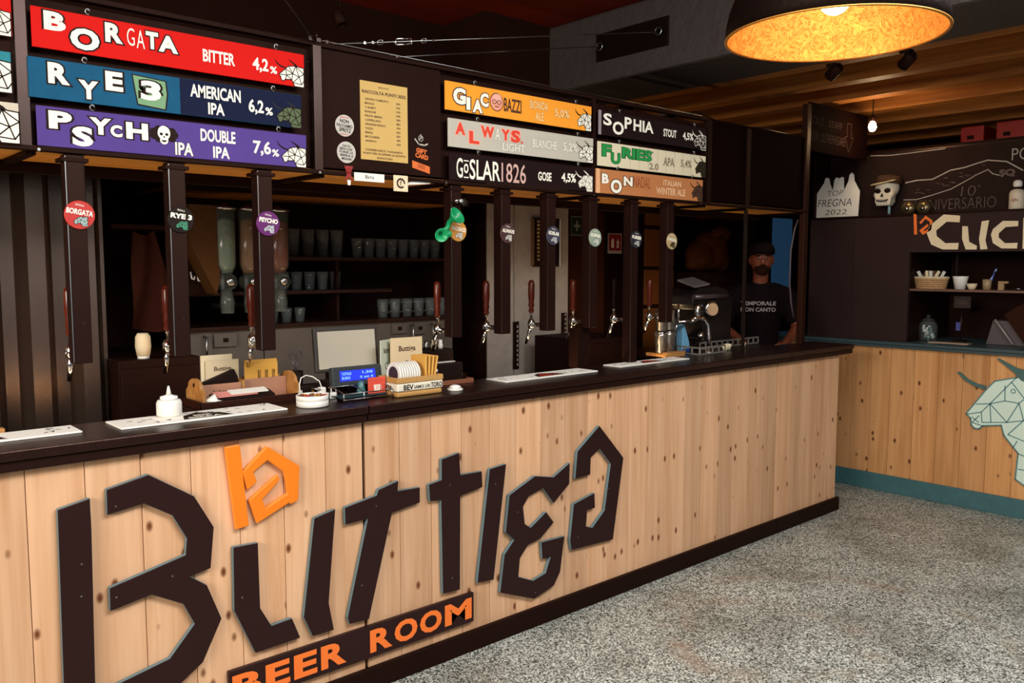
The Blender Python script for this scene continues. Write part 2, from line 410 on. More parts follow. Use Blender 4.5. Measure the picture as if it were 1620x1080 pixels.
# left wall with its window opening
b = B(); b.box(-3.2, -5.6, FZ, -3.0, -3.2, CEIL); b.box(-3.2, -.3, FZ, -3.0, 2.6, CEIL); b.box(-3.2, -3.2, FZ, -3.0, -.3, 1.8); b.box(-3.2, -3.2, 3.10, -3.0, -.3, CEIL)
S('wall_left', b, WALLM)
b = B(); b.box(-3.2, -5.6, FZ, -1.6, -5.4, CEIL); b.box(4.0, -5.6, FZ, 8.6, -5.4, CEIL); b.box(-1.6, -5.6, FZ, 4.0, -5.4, .75); b.box(-1.6, -5.6, 2.75, 4.0, -5.4, CEIL)
S('wall_front', b, WALLM)
S('wall_back', B().box(-3.2, 1.62, FZ, 8.6, 1.8, CEIL), WALLK)
S('wall_right', B().box(8.4, -5.4, FZ, 8.6, 1.62, CEIL), WALLK)
for nm, y0, y1, ax in (('window_1', -3.2, -.3, 0), ('window_2', -1.6, 4.0, 1)):
    b = B()
    k = 3 if ax == 0 else 5
    for i in range(k+1):
        c = y0+(y1-y0)*i/k
        if ax == 0: b.box(-3.12, c-.025, 1.8, -3.07, c+.025, 3.1)
        else: b.box(c-.025, -5.52, .75, c+.025, -5.47, 2.75)
    S(nm, b, BLACK)
# ceiling: dark plastered left field; the concrete beam; timber field to the right of it
ce = S('ceiling', B().box(-3.2, -5.6, CEIL, 8.6, -3.08, CEIL+.1).box(-3.2, -1.92, CEIL, 8.6, 2.6, CEIL+.1).box(-3.2, -3.08, CEIL, .27, -1.92, CEIL+.1).box(3.53, -3.08, CEIL, 8.6, -1.92, CEIL+.1), PLASTER)
b = B()
for k in range(4): b.box(.27+k*1.075, -3.08, CEIL+.04, .305+k*1.075, -1.92, CEIL+.09)
S('added_skylight_bars', b, BLACK)  # bars across the opening made for the added skylight
bm_ = B(); bm_.box(3.87, -5.4, 2.75, 4.44, 1.62, CEIL)
beam = S('ceiling_beam', bm_, CONC, bevel=.02)
for i in range(24):     # timber soffit boards, each a board of its own, lapped and running with the joists
    x0 = 4.46+i*.165
    P(ce, 'ceiling_board', B().box(x0, -5.4, 2.99+.006*(i % 2), x0+.161, 1.62, 3.02), CEIL_WOOD)
for i in range(7):
    x0 = 4.62+i*.56
    P(ce, 'ceiling_joist', B().box(x0, -5.4, 2.80, x0+.13, 1.62, 2.99), CEIL_WOOD, bevel=.008)
# steel plate let into the beam, with its bolts and eye rings
pl_ = T('anchor_plate', 'black recessed steel plate with two eyebolts on the grey concrete beam', 'plate', (3.87, .52, 2.88))
P(pl_, 'plate', B().box(3.858, .25, 2.87, 3.869, .79, 3.03), mk('plate_black', '#0E0706', .4), bevel=.002)
for yy in (.30, .74):
    b = B(); b.lathe((3.858, yy, 2.95), [(.018, 0), (.018, -.02)][::-1], 12, (-1,0,0)); 
    b.tube([(3.835, yy+.022*math.cos(a), 2.95+.022*math.sin(a)) for a in [2*PI*k/12 for k in range(13)]], .005, 6)
    P(pl_, 'eyebolt', b, STEEL)
for yy, zz in ((1.0, 2.93), (1.02, 2.96)):
    pass
# grey pillar clad in zinc sheet behind the taps
b = B(); b.box(3.337, 1.2, FZ, 4.03, 1.62, CEIL)
pil = S('trim_1', b, WALLK)
P(pil, 'panel', B().box(3.337, 1.19, FZ, 3.55, 1.2, 2.6), ZINC)
P(pil, 'panel', B().box(3.556, 1.185, FZ, 4.03, 1.2, 2.6), ZINC)
# wall patch right of the pillar
b = B(); b.box(4.03, 1.38, FZ, 4.6, 1.62, CEIL); S('trim_2', b, WALLM)

# corrugated metal wall behind the left taps
co = T('corrugated_cladding', 'dark brown corrugated metal sheet wall behind the leftmost taps', 'cladding', (.1, 1.0, FZ))
x = -2.965
while x < .95:
    w = .185
    b = B()
    pts = [(x, 1.05), (x+w*.18, 1.05), (x+w*.38, .985), (x+w*.72, .985), (x+w*.92, 1.05), (x+w, 1.05)]
    for (ax_, ay), (bx_, by) in zip(pts, pts[1:]):
        b.add([(ax_, ay, FZ), (bx_, by, FZ), (bx_, by, 2.6), (ax_, ay, 2.6)], [(0,1,2,3)])
        b.add([(ax_, ay+.004, FZ), (bx_, by+.004, FZ), (bx_, by+.004, 2.6), (ax_, ay+.004, 2.6)], [(3,2,1,0)])
    P(co, 'rib_panel', b, CORR)
    x += w

# ================================================================== BAR
bar = T('bar_counter', 'long pine-clad bar counter with black skirting running across the room', 'bar counter', (2.4, .1, FZ))
seams = [-2.4, -2.22, -2.04, -1.86, -1.68, -1.50, -1.32, -1.14, -.96, -.78, -.60, -.44, -.27, -.10, .07, .235, .40, .558, .72, .885, 1.045, 1.21, 1.376, 1.545, 1.705]
seams2 = [1.717, 1.875, 2.03, 2.19, 2.345, 2.50, 2.655, 2.81, 2.965, 3.12, 3.275, 3.43, 3.585, 3.74, 3.895, 4.05, 4.205, 4.36, 4.515, 4.662]
seams3 = [4.674, 4.83, 4.985, 5.14, 5.295, 5.44]
for ss in (seams, seams2, seams3):
    for a, c in zip(ss, ss[1:]):
        P(bar, 'plank', B().box(a+.001, 0, .07, c-.001, .018, 1.055), PINE, bevel=.0015)
P(bar, 'end_panel', B().box(5.42, .019, .02, 5.44, .26, 1.055), PINE)
P(bar, 'carcass', B().box(-2.4, .02, FZ+.002, 5.419, .25, 1.055), BLACK)
P(bar, 'skirting_board', B().box(-2.4, -.024, FZ, 4.668, -.001, .074), BLACK, bevel=.003)
P(bar, 'skirting_board', B().box(4.672, -.024, FZ, 5.462, -.001, .074), BLACK, bevel=.003)
ct = T('countertop', 'black painted wooden bar top in three lengths on the pine bar', 'counter top', (2.4, .1, 1.056))
for a, c, yb in ((-2.4, 1.709, .28), (1.714, 4.748, .27), (4.753, 5.56, .27)):
    P(ct, 'top_board', B().box(a, -.045, 1.089, c, yb, 1.12), TOP, bevel=.004)
    P(ct, 'edge_moulding', B().box(a, -.033, 1.056, c, -.006, 1.088), BLACKG, bevel=.003)
P(ct, 'till_ledge', B().box(1.18, .282, 1.085, 1.709, .60, 1.117), TOP, bevel=.003)
P(ct, 'till_ledge', B().box(4.06, .275, 1.085, 5.12, .78, 1.117), TOP, bevel=.003)
P(ct, 'till_ledge', B().box(1.714, .272, 1.085, 2.50, .60, 1.117), TOP, bevel=.003)

# unseen warm strips added under the bar top's inner lip to light the canopy
for x0, x1, y_, z_ in ((-.3, 1.1, .30, 1.06), (1.25, 2.45, .625, 1.10), (2.6, 3.95, .30, 1.06), (4.12, 5.08, .805, 1.10)):
    P(ct, 'added_glow_strip', B().box(x0, y_-.012, z_-.02, x1, y_+.012, z_), STEEL)
    a_ = area('added_canopy_glow', ((x0+x1)/2, y_, z_+.004), (0, .12, 1), x1-x0, .02, 2.2*(x1-x0), (1, .66, .34))
# cut-out letters of the big sign on the bar front (front face 22 mm proud of the boards)
LET = dict(
 L_B1=[(0.635,0.921),(0.727,0.94),(0.728,0.845),(0.716,0.19),(0.627,0.18)],
 L_B2=[(0.774,0.958),(0.901,0.985),(1.046,0.887),(1.109,0.769),(1.094,0.63),(1.024,0.618),(1.079,0.575),(1.126,0.445),(1.057,0.312),(0.961,0.25),(0.767,0.175),(0.765,0.325),(0.947,0.36),(1.032,0.454),(0.997,0.531),(0.898,0.589),(0.77,0.569),(0.771,0.645),(1.01,0.696),(1.016,0.75),(0.972,0.836),(0.885,0.892),(0.773,0.876)],
 L_l=[(1.156,1.036),(1.208,1.038),(1.233,0.748),(1.186,0.743)],
 L_a=[(1.214,0.94),(1.307,1.017),(1.43,0.928),(1.422,0.804),(1.392,0.793),(1.387,0.801),(1.263,0.749),(1.235,0.837),(1.345,0.91),(1.352,0.89),(1.285,0.832),(1.295,0.798),(1.381,0.835),(1.37,0.915),(1.308,0.968),(1.254,0.934),(1.267,0.897),(1.231,0.874)],
 L_u1=[(1.173,0.685),(1.264,0.681),(1.266,0.443),(1.306,0.368),(1.386,0.373),(1.418,0.289),(1.243,0.285),(1.17,0.46)],
 L_u2=[(1.483,0.725),(1.572,0.742),(1.537,0.388),(1.557,0.278),(1.467,0.279),(1.432,0.363)],
 L_t1=[(1.611,0.74),(1.753,0.761),(1.761,0.782),(1.856,0.802),(1.852,0.761),(1.959,0.757),(1.958,0.693),(1.824,0.677),(1.711,0.276),(1.623,0.281),(1.615,0.31),(1.711,0.675),(1.612,0.672)],
 L_t2=[(2.068,0.855),(2.162,0.869),(2.168,0.773),(2.284,0.77),(2.288,0.699),(2.167,0.682),(2.162,0.277),(2.07,0.282),(2.064,0.682),(2.007,0.689),(2.002,0.76),(2.067,0.769)],
 L_i=[(2.327,0.772),(2.424,0.78),(2.35,0.273),(2.256,0.282)],
 L_g=[(2.441,0.636),(2.597,0.696),(2.716,0.671),(2.824,0.723),(2.822,0.621),(2.717,0.546),(2.648,0.63),(2.56,0.609),(2.525,0.567),(2.536,0.486),(2.571,0.461),(2.669,0.516),(2.72,0.456),(2.633,0.396),(2.556,0.384),(2.506,0.333),(2.497,0.249),(2.587,0.209),(2.666,0.225),(2.697,0.294),(2.645,0.297),(2.638,0.378),(2.791,0.374),(2.763,0.207),(2.722,0.151),(2.595,0.12),(2.386,0.204),(2.412,0.372),(2.469,0.426),(2.419,0.471)],
 L_q=[(2.874,0.769),(3.028,0.874),(3.209,0.688),(3.136,0.282),(2.837,0.295),(2.828,0.348),(2.851,0.517),(2.997,0.546),(3.002,0.47),(2.946,0.468),(2.938,0.391),(2.982,0.375),(3.07,0.444),(3.112,0.672),(3.03,0.758),(2.969,0.725),(2.966,0.641),(2.859,0.637)])
def letter(polys, name, label, mats, y0=-.002, d=.02, screws=()):
    b = B()
    for p in polys: b.prism(p, (0, y0, 0), (1,0,0), (0,0,1), d, mi=0, side=1)
    t = ONE(name, label, 'sign letter', b, mats, 'cut-out letters of the big sign on the bar front', bevel=.0035)
    for sx, sz in screws:
        P(t, 'screw_head', B().lathe((sx, y0-d, sz), [(.0032, 0), (.0032, .001)], 8, (0,-1,0)), STEEL)
LM = [LETTER, EDGE_HIGHLIGHT]
letter([LET['L_B1'], LET['L_B2']], 'letter_b', 'huge black angular cut-out letter B at the left of the bar front', LM,
       screws=((.695,.74),(.69,.64),(.80,.90),(.79,.61),(.965,.635)))
letter([LET['L_l'], LET['L_a']], 'word_la', 'small orange cut-out word la above the black letters', [ORANGE, mk('orange_edge', '#F08A30', .4)])
letter([LET['L_u1'], LET['L_u2']], 'letter_u', 'black cut-out letter U of two strokes right of the B', LM, screws=((1.20,.5),))
letter([LET['L_t1']], 'letter_t', 'slanting black cut-out letter T over the gap in the boards', LM, screws=((1.75,.72),(1.68,.42)))
letter([LET['L_t2']], 'letter_t', 'upright black cut-out T shaped like a cross', LM, screws=((2.11,.74),(2.12,.34)))
letter([LET['L_i']], 'letter_i', 'slim leaning black cut-out letter I beside the cross-shaped T', LM, screws=((2.36,.70),))
letter([LET['L_g']], 'letter_g', 'black cut-out letter G with hooked curls near the middle of the bar', LM, screws=((2.6,.15),(2.49,.55)))
letter([LET['L_q']], 'letter_a', 'black cut-out letter A shaped like a pointed arch, last of the word', LM, screws=((3.1,.55),(2.88,.35)))
brt = T('room_sign', 'long black board reading BEER ROOM in orange under the big letters', 'sign', (1.69, -.012, .12))
P(brt, 'board', B().box(1.145, -.022, .118, 2.236, -.002, .247), [LETTER], bevel=.003)
xs = [(1.155,1.262,'B'),(1.278,1.372,'E'),(1.388,1.482,'E'),(1.498,1.606,'R'),(1.712,1.815,'R'),(1.826,1.938,'O'),(1.950,2.062,'O'),(2.078,2.222,'M')]
for x0, x1, ch in xs:
    b = B(); fit(b, ch, (0,-.0235,0), x0, x1, .138, .229, off=.04, base=.04); P(brt, 'letter', b, ORANGE2)

# right-hand counter
rc = T('kitchen_counter', 'pine-clad service counter at the right, dark skirting tinted teal as reflected sky', 'counter', (6.3, -1.6, FZ))
ys = [1.05,.89,.73,.57,.41,.265,.12,-.024,-.196,-.361,-.524,-.691,-.852,-1.015,-1.18,-1.345,-1.51,-1.675,-1.84,-2.0,-2.17,-2.33,-2.5]
for a, c in zip(ys, ys[1:]):
    P(rc, 'plank', B().box(6.167, c+.001, .10, 6.185, a-.001, 1.055), PINE_RIGHT, bevel=.0015)
P(rc, 'skirting_board', B().box(6.148, -2.5, FZ, 6.166, 1.05, .112), SKY_SHEEN, bevel=.003)
P(rc, 'carcass', B().box(6.186, -2.5, FZ+.002, 6.80, 1.05, 1.055), BLACK)
P(rc, 'worktop', B().box(6.125, -2.5, 1.078, 6.95, 1.05, 1.10), TEALT, bevel=.004)
P(rc, 'edge_moulding', B().box(6.137, -2.5, 1.056, 6.166, 1.05, 1.077), TEALT, bevel=.003)
# low-poly bull emblem on the boards
BULL = T('bull_emblem', 'large pale mint faceted bull head emblem with teal outlines on the right counter', 'emblem', (6.15, -.9, .16))
OX = (6.166, 0, 0)
def lp(p): return [(-a, b_) for a, b_ in p]
head = [(-0.561,0.641),(-0.68,0.819),(-0.73,0.881),(-0.863,0.919),(-0.961,0.935),(-1.059,0.89),(-1.13,0.80),(-1.25,0.78),(-1.45,0.74),(-1.60,0.60),(-1.62,0.3),(-1.5,0.2),(-1.3,.2),(-1.2,.27),(-1.095,0.164),(-0.975,0.189),(-0.884,0.243),(-0.893,0.418),(-0.803,0.524),(-0.783,0.59),(-0.668,0.571),(-0.646,0.545),(-0.616,0.547),(-0.597,0.568),(-0.592,0.611)]
MINT = mk('mint_paint', '#D5E6D4', .5, var=.04); BLINE = mk('bull_outline_teal', '#4E7C7C', .45, var=.1); BHORN = mk('horn_teal', '#44645F', .45, var=.2)
b = B(); b.prism(lp(head), OX, (0,-1,0), (0,0,1), .012, side=1); P(BULL, 'head', b, [MINT, BLINE])
h1 = [(-0.491,0.919),(-0.503,0.925),(-0.565,0.877),(-0.626,0.851),(-0.679,0.844),(-0.669,0.817),(-0.603,0.836),(-0.542,0.868)]
h2 = [(-0.738,1.03),(-0.748,1.036),(-0.86,0.981),(-0.903,0.972),(-0.944,0.958),(-0.948,0.878),(-0.886,0.903),(-0.845,0.948)]
for h in (h1, h2):
    b = B(); b.prism(lp(h), OX, (0,-1,0), (0,0,1), .014, side=0); P(BULL, 'horn', b, BHORN)
lns = [((-0.62,0.713),(-0.708,0.726)),((-0.708,0.726),(-0.832,0.885)),((-0.794,0.856),(-0.798,0.756)),((-0.798,0.756),(-0.708,0.726)),((-0.798,0.756),(-0.882,0.75)),((-0.708,0.726),(-0.719,0.6)),((-0.708,0.726),(-0.816,0.614)),((-0.816,0.614),(-0.882,0.75)),((-0.816,0.614),(-0.975,0.654)),((-0.667,0.593),(-0.816,0.614)),((-0.708,0.726),(-0.656,0.662)),((-0.57,0.638),(-0.656,0.662)),((-0.656,0.662),(-0.664,0.593)),((-0.832,0.885),(-0.914,0.782)),((-0.882,0.75),(-0.914,0.782)),((-0.882,0.75),(-0.915,0.64)),((-0.826,0.533),(-0.915,0.64)),((-0.826,0.533),(-0.927,0.502)),((-0.883,0.498),(-0.863,0.455)),((-0.898,0.312),(-0.991,0.311)),((-0.898,0.413),(-0.987,0.391)),((-0.598,0.622),(-0.644,0.59)),((-0.642,0.635),(-0.602,0.584)),((-0.602,0.584),(-0.656,0.572)),((-0.863,0.919),(-0.832,0.885)),((-0.927,0.502),(-0.977,0.611)),((-0.961,0.935),(-0.914,0.782)),((-1.06,.88),(-1.1,.55)),((-1.1,.55),(-1.3,.75)),((-1.1,.55),(-.975,.61)),((-1.1,.55),(-1.2,.28)),((-1.3,.75),(-1.4,.45)),((-1.4,.45),(-1.1,.55)),((-1.4,.45),(-1.6,.6)),((-1.4,.45),(-1.3,.2))]
b = B()
for p, q in lns: seg(b, (6.1535,0,0), (-p[0],p[1]), (-q[0],q[1]), .0065, LEFTF)
for p, q in zip(head, head[1:]+head[:1]): seg(b, (6.1535,0,0), (-p[0],p[1]), (-q[0],q[1]), .0085, LEFTF)
disc(b, (6.1535,0,0), .845, .826, .016, pl=LEFTF, n=16)
P(BULL, 'outline', b, BLINE)
b = B(); disc(b, (6.1528,0,0), .845, .826, .010, pl=LEFTF, n=16); P(BULL, 'eye', b, MINT)

# ================================================================== HANGING SIGN FRAME ABOVE THE BAR
fr = T('hanging_sign_frame', 'long black steel frame and canopy hung over the bar carrying the beer boards', 'sign frame', (2.0, .3, 2.0))
for a, c in ((-2.5, .625), (1.668, 2.245), (4.175, 4.585), (4.60, 5.27)):
    P(fr, 'panel', B().box(a, .205, 2.03, c, .215, 2.49 if c < 4.2 else 2.50), BLACK if c < 4.2 else mk('black_paint_dimmed', '#100504', .9, var=.2, spec=.03))  # right-hand boards get a darker black, light falloff put into the colour
P(fr, 'panel', B().box(.672, .222, 2.03, 1.63, .23, 2.47), BLACK); P(fr, 'panel', B().box(2.25, .222, 2.03, 4.17, .23, 2.47), BLACK)
for xx in (.628, 1.632, 3.192, 4.168, 4.585):
    P(fr, 'upright', B().box(xx, .188 if xx < 4.5 else .195, 2.005, xx+(.036 if xx != 3.192 else .02), .222, 2.485), DSTEEL if xx in (.628, 1.632) else BLACK, bevel=.002)
P(fr, 'rail', B().box(-2.5, .19, 2.482, 4.2, .222, 2.498), BLACK, bevel=.001)
P(fr, 'rail', B().box(-2.5, .186, 2.003, 5.30, .222, 2.017), BLACK, bevel=.001)
P(fr, 'rail', B().box(-2.5, .556, 1.968, 5.30, .60, 2.022), BLACK, bevel=.002)
P(fr, 'rail', B().box(-2.5, .56, 2.45, 5.30, .60, 2.49), BLACK)
for i in range(3):
    P(fr, 'canopy_board', B().box(-2.5, .223+i*.111, 2.007, 1.55, .331+i*.111, 2.022), UNDER_WOOD)
    P(fr, 'canopy_board', B().box(1.555, .223+i*.111, 2.007, 3.35, .331+i*.111, 2.022), UNDER_WOOD)
    P(fr, 'canopy_board', B().box(3.355, .223+i*.111, 2.007, 5.29, .331+i*.111, 2.022), UNDER_WOOD)
for xx in (.45, .65, 1.66, 2.25, 3.2, 4.17, 4.6, 5.26):
    P(fr, 'crossbar', B().box(xx, .223, 1.992, xx+.03, .555, 2.006), BLACK)
for xx in (.68, 1.65, 2.26, 3.2, 4.1): 
    P(fr, 'screw_head', B().lathe((xx, .1855, 2.006), [(.005, 0), (.005, .002)], 8, (0,-1,0)), STEEL)
b = B()
P(fr, 'end_post', B().box(5.272, .19, 1.12, 5.322, .23, 2.72), DARK_WOOD, bevel=.003)
P(fr, 'post', B().box(4.60, .205, 1.12, 4.618, .222, 1.995), DSTEEL)
P(fr, 'lintel_board', B().box(5.323, .205, 2.42, 6.15, .217, 2.74), mk('black_paint_dimmed', '#100504', .9, var=.2, spec=.03))  # same darkened black, carrying the weaker light here
b = B()
O_ = (0, .204, 0)
for w_, x0, x1, z0, z1 in (('SOLO', 5.325, 5.51, 2.60, 2.655), ('STAFF', 5.56, 5.77, 2.60, 2.645), ('NON', 5.325, 5.44, 2.49, 2.555), ('OLTREPASSARE', 5.46, 5.82, 2.49, 2.55)):
    fit(b, w_, O_, x0+.02, x1, z0, z1, off=-.012)
ar = [(5.845,2.655),(5.905,2.655),(5.905,2.56),(5.935,2.56),(5.873,2.455),(5.815,2.56),(5.845,2.56)]
for p, q in zip(ar, ar[1:]+ar[:1]): seg(b, O_, p, q, .004)
P(fr, 'lettering', b, mk('dim_chalk', '#3E322E', .95, var=.3, scale=80))

# miniature bull head printed at the right end of each board and on the tap badges
def mini_bull(bh, bl, bhorn, O, x0, z0, w, h, lift=.0, clip=None):
    k = lambda p: (x0+p[0]*w, z0+p[1]*h)
    hd = [(.0,.45),(.25,.72),(.38,.86),(.66,.90),(1,.86),(1,.0),(.62,.0),(.55,.16),(.5,.28),(.24,.26),(.18,.18),(.09,.2),(.06,.33)]
    flat(bh, O, [k(p) for p in hd], lift=lift)
    L = [((.25,.72),(.55,.55)),((.55,.55),(.38,.86)),((.55,.55),(.66,.90)),((.06,.45),(.3,.45)),((.3,.45),(.55,.55)),((.3,.45),(.25,.72)),((.3,.45),(.24,.26)),
         ((.55,.55),(.5,.28)),((.3,.45),(.5,.28)),((.55,.55),(.8,.45)),((.8,.45),(.66,.9)),((.8,.45),(.55,.16)),((.8,.45),(1,.6)),((.8,.45),(.9,.12)),((.55,.16),(.9,.12)),((.66,.9),(1,.6)),((.9,.12),(1,.3))]
    for p, q in L: seg(bl, O, k(p), k(q), w*.028, lift=lift+.0006)
    for p, q in zip(hd, hd[1:]+hd[:1]): seg(bl, O, k(p), k(q), w*.03, lift=lift+.0006)
    flat(bhorn, O, [k(p) for p in [(-.18,1.12),(-.05,.93),(.12,.82),(.26,.80),(.24,.74),(.08,.76),(-.1,.9)]], lift=lift)
    flat(bhorn, O, [k(p) for p in [(.36,1.18),(.55,1.08),(.70,.98),(.78,.88),(.68,.86),(.58,.98),(.45,1.08)]], lift=lift)

def beer_sign(x0, zb, board, label, draw, bull=(INKW, INKK, INKK), w=.915, h=.122, hooks=(.16, .80), bx=.812, bw=.10, bz=.0, bh_=.082):
    nb_ = board.node_tree.nodes['Principled BSDF']; nb_.inputs['Specular IOR Level'].default_value = .12; nb_.inputs['Roughness'].default_value = .65
    t = T('beer_sign', label, 'beer sign', (x0+w/2, .18, zb), 'beer boards hung on the frame')
    P(t, 'board', B().box(x0, .181, zb, x0+w, .189, zb+h), board, bevel=.0015)
    O = (x0, .1805, zb)
    layers = {}
    def L(mat):
        if mat.name not in layers: layers[mat.name] = (B(), mat)
        return layers[mat.name][0]
    draw(L, O)
    for k, (bb, m) in layers.items():
        if bb.v: P(t, 'lettering', bb, m)
    if bull:
        b1, b2, b3 = B(), B(), B(); mini_bull(b1, b2, b3, O, bx, bz, bw, bh_, lift=.0004)
        P(t, 'bull_print', b1, bull[0]); P(t, 'bull_outline', b2, bull[1]); P(t, 'bull_horns', b3, bull[2])
    for hx in hooks:
        xx = x0+hx; zz = zb+h+.006
        b = B(); b.tube([(xx+.007*math.cos(a), .176, zz+.004+.009*math.sin(a)) for a in [2*PI*k/10 for k in range(10)]], .0022, 5)
        b.cyl((xx, .176, zz+.01), (xx, .205, zz+.02), .0025, n=6)
        P(t, 'hook', b, STEEL)
    return t
def big(L, O, items, fill=INKW, line=INKK, o1=.05, o2=.105, lift=.0):
    for ch, x0, x1, z0, z1 in items:
        if line is not None: fit(L(line), ch, O, x0, x1, z0, z1, off=o2, base=o1, lift=.0003+lift)
        fit(L(fill), ch, O, x0, x1, z0, z1, off=o1, base=o1, lift=.0009+lift)
def small(L, O, items, mat=INKW, off=.028, lift=.0009, line=None):
    for ch, x0, x1, z0, z1 in items:
        if line is not None: fit(L(line), ch, O, x0, x1, z0, z1, off=off+.03, base=off, lift=.0003)
        fit(L(mat), ch, O, x0, x1, z0, z1, off=off, lift=lift)

def d_borgata(L, O):
    big(L, O, [('B',.034,.096,.057,.114),('O',.107,.193,.012,.079),('R',.211,.265,.050,.111),('T',.338,.378,.050,.106),('A',.378,.443,.047,.102)])
    small(L, O, [('G',.278,.302,.050,.106),('A',.308,.334,.046,.104)], off=-.005)
    small(L, O, [('BITTER',.528,.643,.038,.080),('4,2',.709,.770,.030,.082),('%',.776,.804,.034,.060)])
beer_sign(.675, 2.315, RED, 'bright red beer board lettered BORGATA, topmost at the left', d_borgata)
GREENP = mk('sage_green', '#6E9468', .6, var=.1); BLUE1 = mk('blue_board', '#15506F', .4, var=.25, scale=14); NAVY = mk('navy_board', '#161E36', .65, var=.15, spec=.08)
def d_rye(L, O):
    flat(L(NAVY), O, [(.46,.001),(.9145,.001),(.9145,.121),(.46,.121)], lift=.0001)
    big(L, O, [('R',.054,.116,.048,.112),('Y',.140,.199,.013,.071),('E',.221,.275,.049,.110)])
    flat(L(INKK), O, [(.303,.113),(.415,.104),(.420,.060),(.412,.006),(.318,.014),(.310,.06)], lift=.0002)
    flat(L(GREENP), O, [(.307,.109),(.411,.101),(.415,.060),(.408,.010),(.321,.018),(.314,.06)], lift=.0006)
    big(L, O, [('3',.330,.396,.033,.097)], lift=.0006)
    small(L, O, [('AMERICAN',.495,.676,.064,.108),('IPA',.556,.615,.012,.052),('6,2',.705,.763,.030,.084),('%',.769,.798,.034,.062)])
beer_sign(.66, 2.163, BLUE1, 'blue beer board lettered RYE 3 with a green square, second at the left', d_rye, bull=(mk('olive_print', '#4E5A34', .6), INKK, mk('dark_horn', '#20242c', .6)))
def d_psy(L, O):
    big(L, O, [('P',.033,.100,.055,.110),('S',.098,.160,.008,.070),('Y',.151,.217,.050,.103),('C',.213,.250,.047,.086),('H',.262,.332,.046,.100)])
    # frizzy-haired clown skull
    random.seed(3)
    for k in range(9):
        a = 2*PI*k/9; disc(L(INKK), O, .384+.036*math.cos(a), .072+.018*math.sin(a), .013, n=8, lift=.0002+.00005*k)
    disc(L(INKW), O, .384, .076, .021, .024, lift=.0009, n=16); disc(L(INKW), O, .384, .052, .014, .014, lift=.0010, n=12)
    for ex in (.375, .393): disc(L(INKK), O, ex, .072, .0055, .005, lift=.0014, n=8)
    disc(L(INKK), O, .384, .063, .003, .003, lift=.0014, n=6); flat(L(INKK), O, [(.374,.052),(.394,.052),(.388,.046),(.380,.046)], lift=.0014)
    small(L, O, [('IPA',.420,.482,.007,.050)], line=INKK)
    small(L, O, [('DOUBLE',.509,.635,.062,.105),('IPA',.552,.612,.008,.048),('7,6',.701,.770,.029,.084),('%',.774,.802,.032,.058)])
beer_sign(.677, 2.018, mk('purple_board', '#523C80', .42, var=.12), 'purple beer board lettered PSYCHO IPA, lowest at the left', d_psy)
# neighbours cut by the left edge of the picture
beer_sign(-.292, 2.332, RED, 'red beer board at the far left, topmost of the cut-off three', lambda L, O: None)
beer_sign(-.300, 2.165, mk('teal_board', '#2E7C86', .42), 'teal beer board at the far left, middle of the cut-off three', lambda L, O: None, bx=.79, bw=.125, bz=.0, bh_=.105)
beer_sign(-.286, 2.016, mk('beige_board', '#C9BBA4', .5), 'beige beer board at the far left, lowest of the cut-off three', lambda L, O: None, bx=.78, bw=.135, bz=.0, bh_=.11)
ORG = mk('amber_board', '#F2972E', .45, var=.06); SKIN2 = mk('pink_print', '#E9967A', .6); DBRN = mk('brown_print', '#4A2412', .6); PALEO = mk('pale_on_orange', '#F6C07A', .6)
def d_gia(L, O):
    big(L, O, [('G',.041,.111,.030,.100),('I',.114,.136,.012,.066),('A',.149,.206,.006,.062),('C',.193,.241,.036,.096)], line=DBRN)
    disc(L(DBRN), O, .289, .066, .040, .041, lift=.0002); disc(L(SKIN2), O, .289, .066, .036, .037, lift=.0007)
    disc(L(mk('bald_head_print', '#E8A893', .6)), O, .292, .085, .026, .018, lift=.0011)
    for ex in (.275, .303):
        for a in range(10): seg(L(DBRN), O, (ex+.011*math.cos(a*PI/5), .066+.009*math.sin(a*PI/5)), (ex+.011*math.cos((a+1)*PI/5), .066+.009*math.sin((a+1)*PI/5)), .0028, lift=.0016)
    seg(L(DBRN), O, (.286,.068), (.292,.068), .003, lift=.0016); seg(L(DBRN), O, (.278,.046), (.302,.046), .0035, lift=.0016)
    small(L, O, [('BAZZI',.332,.440,.032,.092)], mat=DBRN, off=.02)
    small(L, O, [('BIONDA',.493,.612,.064,.102),('ALE',.528,.583,.013,.053),('5,0%',.656,.756,.040,.084)], mat=PALEO, line=mk('amber_line', '#B8752A', .6))
beer_sign(2.255, 2.317, ORG, 'orange beer board lettered GIACOBAZZI, topmost in the middle', d_gia, bx=.812, bw=.10, bz=.0, bh_=.092)
GRYB = mk('pale_grey_board', '#B9AF9E', .5, var=.05); REDI = mk('red_ink', '#D83A20', .6); LGT = mk('light_print', '#DAD0BC', .6)
def d_alw(L, O):
    big(L, O, [('A',.037,.092,.056,.108),('L',.114,.171,.024,.078),('W',.181,.259,.058,.108),('Y',.302,.353,.056,.106),('S',.360,.418,.052,.108)], fill=REDI, line=mk('pink_outline', '#E8A890', .6))
    small(L, O, [('A',.263,.295,.052,.108)], mat=LGT, off=.02, line=mk('grey_line', '#9C9284', .6)); disc(L(REDI), O, .428, .056, .006, lift=.001)
    small(L, O, [('LIGHT',.309,.450,.010,.046),('BLANCHE',.496,.658,.041,.083),('5,2%',.699,.800,.037,.085)], mat=LGT, line=mk('grey_line', '#9C9284', .6))
beer_sign(2.27, 2.162, GRYB, 'pale grey beer board lettered ALWAYS in red, second in the middle', d_alw, bull=(INKW, INKK, DBRN), bx=.808, bw=.104, bh_=.092)
PINKI = mk('pinkish_ink', '#C9A092', .6)
